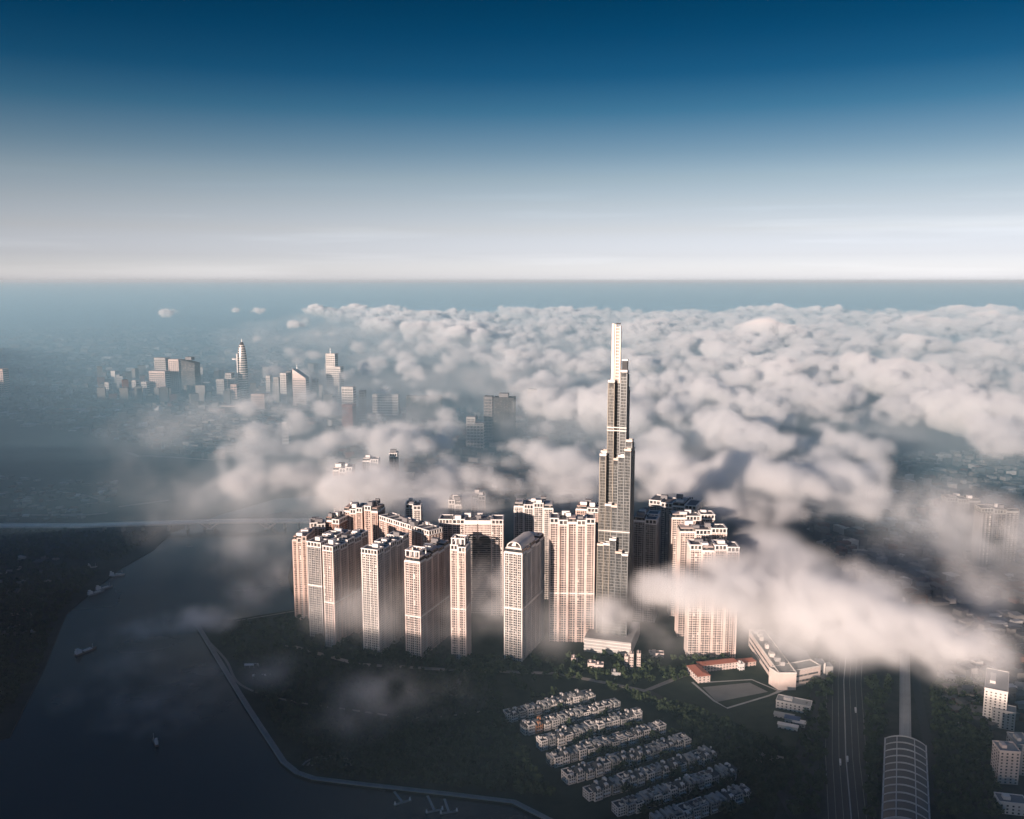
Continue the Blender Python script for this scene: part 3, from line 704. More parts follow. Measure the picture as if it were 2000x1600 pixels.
# ------------------------------------------------------------------ villas
def villa(kind, wallmat):
    t = thing('villa', '', 'house', rot=0, group='villas in the gated rows')
    W, D, h = 9.0, 11.5, 10.0
    w = MB().prism([(-W / 2, 0), (W / 2, 0), (W / 2, D), (-W / 2, D)], 0, h).build('wall', wallmat, t)
    m = MB()
    for z in (1.6, 4.9, 8.0):
        for c in (-2.8, 0, 2.8): m.box(c - .85, c + .85, -.10, .06, z, z + 1.7); m.box(c - .85, c + .85, D - .06, D + .10, z, z + 1.7)
        for c in (2.4, 5.8, 9.2): m.box(W / 2 - .06, W / 2 + .10, c - .8, c + .8, z, z + 1.7); m.box(-W / 2 - .10, -W / 2 + .06, c - .8, c + .8, z, z + 1.7)
    m.build('windows', 'glass', w, 'stuff')
    if kind == 0:
        MB().ring(-W / 2 - .25, W / 2 + .25, -.25, D + .25, h, h + 1.2, .5).build('parapet', wallmat, t)
        MB().box(-W / 2 + .4, W / 2 - .4, .4, D - .4, h - .3, h + .15).build('roof', 'roofdark', t)
        MB().box(-W / 2 + 1, -.3, D * .45, D * .8, h + .16, h + 3.4).build('stair_tower', wallmat, t)
        MB().box(-W / 2 + .8, -.1, D * .43, D * .82, h + 3.42, h + 3.7).build('stair_roof', 'roofdark', t)
    elif kind == 1:
        MB().add([(-W / 2 - .7, -.7, h), (W / 2 + .7, -.7, h), (W / 2 + .7, D + .7, h), (-W / 2 - .7, D + .7, h), (-W / 2 + 3.2, D / 2, h + 3.6), (W / 2 - 3.2, D / 2, h + 3.6)],
                 [(0, 3, 2, 1), (0, 1, 5, 4), (1, 2, 5), (2, 3, 4, 5), (3, 0, 4)]).build('roof', 'roofdark', t)
        d = MB().prism([(-1.7, -.3), (1.7, -.3), (1.7, 3.6), (-1.7, 3.6)], h - .2, h + 2.6).build('dormer', wallmat, t)
        MB().box(-1.1, 1.1, -.42, -.28, h + .3, h + 1.9).build('dormer_window', 'glass', d)
        MB().box(W / 2 - 3, W / 2 - 1.8, D * .6, D * .72, h + 1, h + 4.6).build('chimney', wallmat, t)
    else:
        MB().prism([(-W / 2 - .3, -.3), (W / 2 + .3, -.3), (W / 2 + .3, D + .3), (-W / 2 - .3, D + .3)], h, h + .5).build('roof', 'roofgrey', t)
        for c in (-W / 2 + .1, W / 2 - 2.6):
            MB().box(c, c + 2.5, -.28, D + .28, h + .52, h + 2.6).build('gable_wall', wallmat, t)
        MB().box(-2.4, 2.2, D * .5, D * .9, h + .52, h + 3.2).build('stair_tower', wallmat, t)
    MB().box(-W / 2 + 1, W / 2 - 1, -1.5, -.02, 3.6, 3.9).build('balcony', 'white', t)
    return t
protos = [villa(k, m) for k, m in ((0, 'offwhite'), (1, 'offwhite'), (2, 'concrete'), (0, 'greywall'), (1, 'orange'))]
used = set()
P0 = Vector(at(990, 1404)); U = Vector((math.sin(R(62)), math.cos(R(62)))); V = Vector((U.y, -U.x))   # U along a row, V towards the camera
ORD = ['first', 'second', 'third', 'fourth', 'fifth', 'sixth', 'seventh', 'eighth', 'ninth', 'tenth', 'eleventh', 'twelfth', 'thirteenth', 'fourteenth', 'fifteenth', 'sixteenth']
rv = random.Random(4)
rows = [(0, 11, 0), (14.5, 11, 4), (36, 12, 2), (50.5, 12, 6), (72, 13, 4), (86.5, 13, 2), (108, 14, -4), (122.5, 14, -2), (144, 15, -8), (158.5, 15, -6), (180, 15, -4), (194.5, 15, 2), (216, 14, 8), (230.5, 13, 16), (252, 11, 26), (266.5, 10, 36)]
for r, (dv, n, du) in enumerate(rows):
    for i in range(n):
        k = rv.choice((0, 0, 1, 1, 2, 2, 3))
        turn = rv.choice((0, 0, 0, 1))
        if (r, i) in ((2, 2), (3, 1)): k = 4
        c = protos[k] if k not in used else copy_tree(protos[k])
        used.add(k)
        p = P0 + U * (du + i * 10.7 + rv.uniform(-.8, .8)) + V * (dv + rv.uniform(-1, 1))
        c.location = (p.x, p.y, 1.75)
        face = (0 if r % 2 else 180) + rv.uniform(-3, 3)               # back to back in pairs of rows
        c.rotation_euler = (0, 0, math.atan2(U.y, U.x) + R(face))
        s = rv.uniform(.9, 1.08); c.scale = (s, 1, rv.uniform(.85, 1.15))
        look = {0: 'white flat-roofed villa', 1: 'white villa with dark hipped roof', 2: 'grey villa with two gable walls', 3: 'grey flat-roofed villa', 4: 'tan hipped-roof villa'}[k]
        c['label'] = f'{look}, {ORD[i]} from left in {ORD[r]} row below the towers'
        c['category'] = 'house'; c['group'] = 'villas in the gated rows'

# ------------------------------------------------------------------ low buildings right of the villas
def mall():
    z = 24.0
    a, b, c, d, e = [Vector(at(x, y, z)) for x, y in ((1463, 1232), (1522, 1316), (1603, 1300), (1580, 1268), (1492, 1230))]
    o = Vector((b.x, b.y, 0))
    t = thing('shopping_hall', 'L-shaped cream hall with rooftop plant right of the school', 'building', o)
    L = lambda q: (q.x - o.x, q.y - o.y)
    def wingp(p, q, depth, zz, nm):
        p, q = Vector(L(p)), Vector(L(q)); u = (q - p).normalized(); n = Vector((-u.y, u.x)) * depth
        poly = [tuple(p), tuple(q), tuple(q + n), tuple(p + n)]
        w = MB().prism(poly, 0, zz).build(nm, 'cream', t)
        bd = MB()
        for f0, f1, mt in ((.30, .42, 0), (.62, .72, 0)):
            s = u.orthogonal() if False else Vector((u.y, -u.x)) * .15
            bd.prism([tuple(p + u * 4 + s), tuple(q - u * 4 + s), tuple(q - u * 4 - s * .5), tuple(p + u * 4 - s * .5)], zz * f0, zz * f1)
        bd.build('ribbon_windows', 'glass', w, 'stuff')
        r = MB(); k = 2.0
        ctr = (Vector(poly[0]) + Vector(poly[2])) / 2
        for i in range(4):
            A, B = Vector(poly[i]), Vector(poly[(i + 1) % 4]); r.beam((A.x, A.y, zz + .8), (B.x, B.y, zz + .8), 1.0, 1.8)
        r.build('parapet', 'offwhite', w, 'stuff')
        MB().prism([tuple(Vector(x) + (ctr - Vector(x)) * .03) for x in poly], zz + .05, zz + .3).build('roof', 'concrete', w)
        return p, q, u, n
    p, q, u, n = wingp(a, b, 22, z, 'front_wing')
    rr = random.Random(3)
    for i in range(9):
        c0 = p + u * (8 + i * (q - p).length / 10.5) + n * rr.uniform(.25, .6)
        w = rr.uniform(2, 4); MB().box(c0.x - w, c0.x + w, c0.y - w, c0.y + w, z + .35, z + rr.uniform(2.5, 6)).build('plant_unit', rr.choice(['roofdark', 'offwhite', 'greywall']), t)
    wingp(b, c, 20, z * .96, 'end_wing')
    MB().prism([(L(a)[0] + 14, L(a)[1] + 4), (L(b)[0] + 12, L(b)[1] + 12), (L(c)[0] - 2, L(c)[1] + 16), (L(d)[0], L(d)[1] + 10), (L(e)[0] + 10, L(e)[1] + 10)], 0, z * .7).build('inner_hall', 'roofgrey', t)
    cx, cyy = L(Vector(at(1600, 1305, 12)))
    MB().box(cx - 4, cx + 6, cyy - 6, cyy + 8, 0, z * .9).build('stair_block', 'offwhite', t)
    MB().box(cx + 7, cx + 16, cyy - 6, cyy + 8, 0, z * .7).build('service_block', 'greywall', t)
mall()
def hall(label, px, py, W, D, h, rot, wall, roof, cat='building', name='low_building', gable=True, group=None):
    x, y = at(px, py)
    t = thing(name, label, cat, (x, y, 0), rot, group)
    w = MB().box(-W / 2, W / 2, 0, D, 0, h).build('wall', wall, t)
    m = MB(); n = max(2, int(W / 4.5)); fl = max(1, int(h / 3.6))
    for k in range(fl):
        for i in range(n):
            c = -W / 2 + W * (i + .5) / n; z = 1.2 + k * 3.5
            m.box(c - .9, c + .9, -.12, .05, z, z + 1.6)
        for i in range(max(2, int(D / 5))):
            c = D * (i + .5) / max(2, int(D / 5)); z = 1.2 + k * 3.5
            m.box(-W / 2 - .12, -W / 2 + .05, c - .9, c + .9, z, z + 1.6); m.box(W / 2 - .05, W / 2 + .12, c - .9, c + .9, z, z + 1.6)
    m.build('windows', 'glass', w, 'stuff')
    if gable:
        e = min(W, D) * .3
        v = [(-W / 2 - 1, -1, h), (W / 2 + 1, -1, h), (W / 2 + 1, D + 1, h), (-W / 2 - 1, D + 1, h)]
        v += [(-W / 2 + e, D / 2, h + e * .6), (W / 2 - e, D / 2, h + e * .6)] if W > D else [(0, e, h + e * .6), (0, D - e, h + e * .6)]
        f = [(0, 3, 2, 1), (0, 1, 5, 4), (1, 2, 5), (2, 3, 4, 5), (3, 0, 4)] if W > D else [(0, 3, 2, 1), (0, 1, 4), (1, 2, 5, 4), (2, 3, 5), (3, 0, 4, 5)]
        MB().add(v, f).build('roof', roof, t)
    else:
        MB().box(-W / 2 + .3, W / 2 - .3, .3, D - .3, h, h + .3).build('roof', roof, t)
        MB().ring(-W / 2 - .3, W / 2 + .3, -.3, D + .3, h, h + 1.2, .6).build('parapet', wall, t)
        MB().box(-W * .3, -W * .05, D * .3, D * .7, h + .32, h + 3.6).build('plant_room', wall, t)
    return t
hall('school wing with red tiled roof, long one behind the court', 1405, 1312, 54, 13, 11, -14, 'cream', 'terracotta')
hall('school wing with red tiled roof at the corner of the court path', 1375, 1336, 17, 34, 11, -14, 'cream', 'terracotta')
hall('small red-roofed annex between school and L-shaped hall', 1462, 1304, 22, 12, 8, -14, 'pink', 'terracotta')
hall('small white house beside the red-roofed annex', 1449, 1312, 7, 9, 10, -14, 'white', 'roofgrey', gable=False)
hall('long white flat-roofed sports hall below the L-shaped hall', 1548, 1392, 40, 17, 11, 26, 'offwhite', 'concrete', gable=False)
for k, (px, py, W, D, wl, rf, lb) in enumerate(((1530, 1406, 22, 8, 'greywall', 'concrete', 'grey shed first below the sports hall'), (1546, 1415, 16, 9, 'greywall', 'blueroof', 'blue-roofed shed below the sports hall, left one'),
        (1560, 1420, 14, 8, 'concrete', 'offwhite', 'pale-roofed shed below the sports hall, right one'), (1538, 1428, 22, 6, 'offwhite', 'offwhite', 'thin white shed lowest of the sheds by the sports hall'),
        (1500, 1498, 26, 18, 'cream', 'sand', 'lone tan house among trees right of the villas'))):
    hall(lb, px, py, W, D, 5 + k % 2 * 1.5, 24, wl, rf)
for px, py, W, h, lb in ((1223, 1306, 5, 16, 'left of three pale slim blocks in front of the skyscraper'), (1233, 1312, 5, 24, 'middle of three pale slim blocks in front of the skyscraper'), (1247, 1311, 5, 24, 'right of three pale slim blocks in front of the skyscraper')):
    hall(lb, px, py, W, 9, h, 8, 'cream', 'concrete', gable=False)
for px, py, W, h, lb in ((1122, 1298, 9, 8, 'small pale house leftmost under the broad slab'), (1155, 1315, 10, 13, 'pale house with dark windows under the broad slab, middle one'), (1170, 1317, 11, 12, 'pale house under the broad slab, right one'), (1203, 1322, 12, 5, 'low blue-grey shed below the three slim blocks'),
                         (1282, 1287, 20, 7, 'long low grey building at the foot of the pink slabs')):
    hall(lb, px, py, W, 10, h, 8, 'cream' if h > 6 else 'greywall', 'roofgrey', gable=False)
for px, py, L, rot, lb in ((497, 1306, 26, 88, 'upper white canopy roof in the riverside park'), (511, 1327, 23, 86, 'lower white canopy roof in the riverside park')):
    x, y = at(px, py)
    t = thing('park_canopy', lb, 'canopy', (x, y, 1.8), rot - 90)
    MB().add([(-L / 2, -3.2, 4), (L / 2, -3.2, 4), (L / 2, 3.2, 4), (-L / 2, 3.2, 4), (-L / 2, 0, 5.6), (L / 2, 0, 5.6)], [(0, 3, 2, 1), (0, 1, 5, 4), (2, 3, 4, 5), (1, 2, 5), (3, 0, 4)]).build('roof', 'white', t)
    for q in range(5):
        for s in (-2.8, 2.8): MB().box(-L / 2 + 1 + (L - 2) * q / 4 - .15, -L / 2 + 1 + (L - 2) * q / 4 + .15, s - .15, s + .15, 0, 4).build('post', 'steel', t)
# amphitheatre ring in the park
cx, cyy = at(638, 1500)
for q, rad in enumerate((26, 21, 16)):
    t0 = 1.85 + .25 * (2 - q); pts = [(cx + rad * math.cos(a), cyy + rad * .8 * math.sin(a)) for a in [math.pi * (.02 + .96 * i / 18) for i in range(19)]]
    o = strip('amphitheatre_step', pts, 2.0, 1.6, t0 + .25, 'paving')
# marina jetties
for px, py, L, rot, lb in ((770, 1548, 20, 150, 'left jetty with floats at the foot of the park'), (835, 1556, 26, 160, 'middle jetty at the foot of the park'), (868, 1562, 22, 165, 'right jetty at the foot of the park')):
    x, y = at(px, py)
    t = thing('jetty', lb, 'jetty', (x, y, 0), rot)
    MB().box(-1.2, 1.2, 0, L, .8, 1.1).build('gangway', 'concrete', t)
    MB().box(-9, 9, L, L + 3, .3, 1.0).build('pontoon', 'paving', t)
    for s in (-8, 8): MB().frustum((s - .9, s + .9, L + .6, L + 2.4), (s - .5, s + .5, L + 1, L + 2), 1.0, 4).build('bollard', 'white', t)

# ------------------------------------------------------------------ metro station, viaduct, blocks by the right edge
def station():
    zr = 20.0
    a, b = Vector(at(1770, 1600, zr)), Vector(at(1769, 1440, zr)); L = (b - a).length; d = (b - a).normalized()
    rot = math.degrees(math.atan2(d.x, d.y)); W = 41.0
    t = thing('metro_station', 'elevated station with arched roof of pale ribs over dark panels', 'station', (a.x, a.y, 0), rot)
    n, rise, z0 = 14, 6.5, zr - 6
    arc = lambda k, r=0: (-W / 2 + W * k / n, z0 + (rise + r) * math.sin(math.pi * k / n) ** .8 + r * .2)
    nr = 11
    for q in range(nr):                        # dark panels between the ribs
        y0, y1 = L * q / nr + .9, L * (q + 1) / nr - .9 + 1.8 * 0
        if q % 1 == 0:
            v = [(*arc(k)[:1], y, arc(k)[1]) for y in (y0, y1) for k in range(n + 1)] + [(*arc(k)[:1], y, arc(k)[1] - .5) for y in (y0, y1) for k in range(n + 1)]
            m = n + 1; f = []
            for k in range(n): f += [(k, k + 1, m + k + 1, m + k), (2 * m + k + 1, 2 * m + k, 3 * m + k, 3 * m + k + 1), (k, 2 * m + k, 2 * m + k + 1, k + 1), (m + k + 1, 3 * m + k + 1, 3 * m + k, m + k)]
            f += [(0, m, 3 * m, 2 * m), (n, 2 * m + n, 3 * m + n, m + n)]
            MB().add(v, f).build('roof_panel', 'panel', t)
    for q in range(nr + 1):
        y = L * q / nr; r = MB()
        v = []
        for k in range(n + 1):
            x, z = arc(k, .5); v += [(x, y - .85, z + .3), (x, y + .85, z + .3), (x, y + .85, z - .9), (x, y - .85, z - .9)]
        f = []
        for k in range(n):
            A, B = 4 * k, 4 * k + 4
            f += [(A, B, B + 1, A + 1), (A + 1, B + 1, B + 2, A + 2), (A + 2, B + 2, B + 3, A + 3), (A + 3, B + 3, B, A)]
        f += [(0, 1, 2, 3), (4 * n + 3, 4 * n + 2, 4 * n + 1, 4 * n)]
        MB().add(v, f).build('rib', 'rib', t)
        for s in (-1, 1): MB().box(s * W / 2 - .7, s * W / 2 + .7, y - .7, y + .7, 0, z0 + 1).build('column', 'concrete', t)
    for k in (4, 10):
        x, z = arc(k, .3); MB().box(x - .5, x + .5, 0, L, z - .3, z + .55).build('purlin', 'rib', t)
    for s in (-1, 1): MB().box(s * W / 2 - .9, s * W / 2 + .9, -1, L + 1, z0 - .8, z0 + .4).build('edge_beam', 'rib', t)
    MB().box(-W / 2 + 2, W / 2 - 2, -2, L + 2, 8.2, 9.6).build('platform', 'concrete', t)
    return a, d, L
sa, sd, sl = station()
tv = thing('rail_viaduct', 'dark elevated rail track running on behind the arched station', 'viaduct', (sa.x, sa.y, 0), math.degrees(math.atan2(sd.x, sd.y)))
MB().box(-6, 6, -160, 520, 9.8, 11.6).build('deck', 'concrete', tv)
for s in (-1, 1): MB().box(s * 6 - .25, s * 6 + .25, -160, 520, 11.6, 12.9).build('parapet', 'concrete', tv)
for x in (-3.6, -2.1, 2.1, 3.6): MB().box(x - .12, x + .12, -160, 520, 11.6, 11.85).build('rail', 'steel', tv)
for k in range(17):
    y = -150 + k * 40
    MB().frustum((-1.4, 1.4, y - 1.2, y + 1.2), (-3.8, 3.8, y - 1.2, y + 1.2), 0, 9.79).build('pier', 'concrete', tv)
apt = lambda *a, **k: hall(*a, **k)
apt('white slab block with balconies at the right edge, upper one', 1940, 1418, 24, 62, 44, 30, 'offwhite', 'concrete', gable=False)
apt('squat grey block in front of the white slab at the right edge', 1958, 1424, 24, 18, 22, 30, 'greywall', 'concrete', gable=False)
apt('cream block with open roof frame at the right edge, middle one', 1968, 1532, 20, 20, 36, 8, 'cream', 'concrete', gable=False)
apt('grey banded wing beside the cream block at the right edge', 1997, 1515, 16, 26, 34, 8, 'greywall', 'concrete', gable=False)
apt('low pale house lowest at the right edge', 1978, 1592, 26, 16, 12, 12, 'offwhite', 'roofgrey', gable=False)
apt('pale low roof under the foreground cloud at the right', 1872, 1338, 30, 12, 8, 20, 'offwhite', 'concrete', gable=True)
# vehicles on the highway
def car(label, px, py, mat, L=4.6, h=1.5):
    x, y = at(px, py); a = math.atan2(-HW_DIR.x, HW_DIR.y)
    t = thing('truck' if L > 6 else 'car', label, 'truck' if L > 6 else 'car', (x, y, .31), -math.degrees(a), 'vehicles on the highway')
    MB().frustum((-.95, .95, -L / 2, L / 2), (-.9, .9, -L / 2 + .1, L / 2 - .1), .35, h * .62 if L < 6 else h).build('body', mat, t)
    if L < 6: MB().frustum((-.85, .85, -L * .32, L * .2), (-.7, .7, -L * .24, L * .1), h * .62, h).build('cabin', 'glass', t)
    else: MB().box(-1, 1, L / 2 - .02, L / 2 + 1.8, .35, 2.4).build('cabin', 'car_white', t)
    for sx in (-1, 1):
        for sy in (-.3, .3): MB().loft([[(sx * q, sy * L + .34 * math.cos(w), .34 + .34 * math.sin(w)) for w in [2 * math.pi * i / 8 for i in range(8)]] for q in (.75, .97)]).build('wheel', 'roofdark', t)
car('white truck on the dark highway, left one of a close pair', 1641, 1492, 'car_white', 9, 3.2)
car('white truck on the dark highway, right one of a close pair', 1655, 1486, 'car_white', 8, 3.0)
car('pale truck farther up the dark highway', 1671, 1390, 'car_white', 9, 3.2)

# ------------------------------------------------------------------ low-rise sprawl and trees (too many and too small to count)
def inside(p, poly):
    x, y = p; c = False; n = len(poly)
    for i in range(n):
        (x0, y0), (x1, y1) = poly[i], poly[i - 1]
        if (y0 > y) != (y1 > y) and x < (x1 - x0) * (y - y0) / (y1 - y0) + x0: c = not c
    return c
def island_material(name, cols):
    m = bpy.data.materials.new(name); m.use_nodes = True
    N, K = m.node_tree.nodes, m.node_tree.links
    b = N['Principled BSDF']; b.inputs['Roughness'].default_value = .9; b.inputs['Specular IOR Level'].default_value = .15
    g = N.new('ShaderNodeNewGeometry'); r = N.new('ShaderNodeValToRGB'); r.color_ramp.interpolation = 'CONSTANT'
    while len(r.color_ramp.elements) < len(cols): r.color_ramp.elements.new(.5)
    for e, (p, c) in zip(r.color_ramp.elements, cols): e.position = p; e.color = (*c, 1)
    K.new(g.outputs['Random Per Island'], r.inputs[0]); K.new(r.outputs[0], b.inputs['Base Color'])
    MAT[name] = m
island_material('sprawl', [(0, (.10, .10, .10)), (.3, (.17, .16, .15)), (.55, (.24, .22, .20)), (.72, (.16, .08, .06)), (.82, (.35, .33, .31)), (.95, (.6, .58, .55))])
def sprawl(name, zones, seed, label):
    rr = random.Random(seed); m = MB()
    for poly, n, s, hmax in zones:
        xs = [p[0] for p in poly]; ys = [p[1] for p in poly]; k = 0
        while k < n:
            px, py = rr.uniform(min(xs), max(xs)), rr.uniform(min(ys), max(ys))
            if not inside((px, py), poly): continue
            x, y = at(px, py); w, d, h = s * rr.uniform(.5, 1.5), s * rr.uniform(.5, 1.5), rr.uniform(4, hmax) * rr.uniform(.5, 1)
            a = R(rr.choice((10, 12, 28, -20)) + rr.uniform(-4, 4)); ca, sa_ = math.cos(a), math.sin(a)
            m.prism([(x + u * ca - v * sa_, y + u * sa_ + v * ca) for u, v in ((-w / 2, -d / 2), (w / 2, -d / 2), (w / 2, d / 2), (-w / 2, d / 2))], 0, h); k += 1
    o = m.build(name, 'sprawl', None, 'stuff'); o['label'] = label; return o
sprawl('far_rooftops', [([(0, 700), (600, 700), (620, 800), (420, 900), (0, 815)], 2600, 26, 26), ([(0, 640), (900, 640), (900, 700), (0, 705)], 1500, 40, 30),
                        ([(600, 800), (1160, 800), (1160, 1000), (640, 960)], 900, 22, 24), ([(190, 738), (640, 735), (700, 800), (200, 795)], 170, 26, 105), ([(0, 745), (200, 745), (240, 800), (0, 800)], 420, 24, 40)], 2, 'far low rooftops of the old city fading into mist')
sprawl('near_rooftops', [([(1480, 900), (2000, 880), (2000, 1180), (1700, 1180)], 1500, 18, 22), ([(1830, 1200), (2000, 1200), (2000, 1420), (1860, 1420)], 200, 13, 14),
                         ([(0, 930), (250, 940), (180, 1010), (0, 1040)], 90, 16, 9), ([(0, 1090), (120, 1090), (60, 1250), (0, 1260)], 22, 12, 7)], 3, 'low rooftops right of the estate under the mist')
def trees(name, zones, seed, label, leaves=26):
    rg = np.random.default_rng(seed); cen = []
    rr = random.Random(seed)
    for poly, n in zones:
        xs = [p[0] for p in poly]; ys = [p[1] for p in poly]; k = 0
        while k < n:
            q = (rr.uniform(min(xs), max(xs)), rr.uniform(min(ys), max(ys)))
            if inside(q, poly): cen.append((*at(*q), rr.uniform(2.4, 5.2))); k += 1
    c = np.array(cen); T = len(c)
    d = rg.normal(size=(T, leaves, 3)); d /= np.linalg.norm(d, axis=2, keepdims=True); d *= rg.uniform(.45, 1, (T, leaves, 1))
    p = c[:, None, :2].repeat(leaves, 1); z = c[:, None, 2] * 1.3 + 1.5
    pos = np.concatenate([p + d[..., :2] * c[:, None, 2:3], (z + d[..., 2] * c[:, None, 2] * .9)[..., None]], 2).reshape(-1, 3)
    u = rg.normal(size=pos.shape); u /= np.linalg.norm(u, axis=1, keepdims=True); w = np.cross(u, rg.normal(size=pos.shape)); w /= np.linalg.norm(w, axis=1, keepdims=True)
    s = (c[:, 2].repeat(leaves) * rg.uniform(.28, .5, len(pos)))[:, None]
    v = np.stack([pos - u * s - w * s * .7, pos + u * s - w * s * .7, pos + u * s * .7 + w * s, pos - u * s * .7 + w * s], 1).reshape(-1, 3)
    me = bpy.data.meshes.new(name); n = len(pos)
    me.vertices.add(4 * n); me.vertices.foreach_set('co', v.astype(np.float32).ravel())
    me.loops.add(4 * n); me.loops.foreach_set('vertex_index', np.arange(4 * n, dtype=np.int32))
    me.polygons.add(n); me.polygons.foreach_set('loop_start', np.arange(0, 4 * n, 4, dtype=np.int32)); me.polygons.foreach_set('loop_total', np.full(n, 4, np.int32))
    me.update(); me.materials.append(MAT['leaf'])
    o = bpy.data.objects.new(name, me); COL.objects.link(o); o['kind'] = 'stuff'; o['label'] = label
trees('park_trees', [([(410, 1225), (600, 1205), (980, 1300), (980, 1400), (1080, 1560), (940, 1545), (640, 1480), (560, 1450)], 1700), ([(590, 1490), (680, 1450), (1050, 1560), (640, 1520)], 160),
                     ([(640, 1275), (1450, 1290), (1300, 1340), (1000, 1330)], 260)], 5, 'dark trees of the riverside park reading as one mass')
trees('estate_trees', [([(1180, 1345), (1380, 1400), (1560, 1480), (1500, 1600), (1440, 1520), (1300, 1400)], 420), ([(990, 1330), (1490, 1480), (1490, 1600), (1260, 1600)], 330), ([(1590, 1300), (1630, 1300), (1600, 1600), (1540, 1600)], 120),
                       ([(1690, 1330), (1740, 1330), (1710, 1600), (1690, 1600)], 120), ([(1820, 1340), (1930, 1330), (1950, 1600), (1830, 1600)], 420)], 6, 'dark trees between villas, highway and viaduct')
trees('riverbank_trees', [([(0, 1090), (190, 1120), (110, 1210), (70, 1330), (0, 1400)], 700), ([(0, 1040), (310, 1045), (230, 1100), (0, 1090)], 500)], 7, 'dark trees on the left river bank', 18)
# ------------------------------------------------------------------ fog volumes from voxel arrays
def hash3(i, j, k, seed):
    h = (i.astype(np.uint32) * np.uint32(374761393) + j.astype(np.uint32) * np.uint32(668265263)
         + k.astype(np.uint32) * np.uint32(2147483647) + np.uint32(seed * 974711 + 12345))
    h = (h ^ (h >> np.uint32(13))) * np.uint32(1274126177)
    h = (h ^ (h >> np.uint32(16))) * np.uint32(2246822519)
    h ^= h >> np.uint32(15)
    return (h & np.uint32(0xFFFFFF)).astype(np.float32) / np.float32(0xFFFFFF)
def lattice_noise(xs, ys, zs, scale, seed, zscale=None):
    """value noise in [-1,1] on a regular grid, interpolated axis by axis"""
    ax = []
    for c, s in ((xs, scale), (ys, scale), (zs, zscale or scale)):
        u = c / s + 0.37 * seed
        i0 = np.floor(u).astype(np.int64)
        t = (u - i0).astype(np.float32)
        ax.append((i0, t * t * t * (t * (t * 6 - 15) + 10)))
    lo = [a[0].min() for a in ax]
    n = [a[0].max() - a[0].min() + 2 for a in ax]
    gi, gj, gk = np.meshgrid(*[np.arange(l, l + m) for l, m in zip(lo, n)], indexing='ij')
    L = hash3(gi & 0xFFFFFFFF, gj & 0xFFFFFFFF, gk & 0xFFFFFFFF, seed) * 2 - 1
    i, w = ax[2][0] - lo[2], ax[2][1]
    L = L[:, :, i] * (1 - w) + L[:, :, i + 1] * w
    i, w = ax[1][0] - lo[1], ax[1][1][None, :, None]
    L = L[:, i, :] * (1 - w) + L[:, i + 1, :] * w
    i, w = ax[0][0] - lo[0], ax[0][1][:, None, None]
    return L[i] * (1 - w) + L[i + 1] * w
def billow(xs, ys, zs, scale, seed, octaves=3):
    least = 1.4 * (xs[1] - xs[0])
    tot, amp, norm = 0, 1.0, 0.0
    for o in range(octaves):
        if o and scale < least: break
        tot = tot + amp * lattice_noise(xs, ys, zs, scale, seed + o * 7)
        norm += amp
        amp *= 0.62
        scale *= 0.47
    return tot / norm

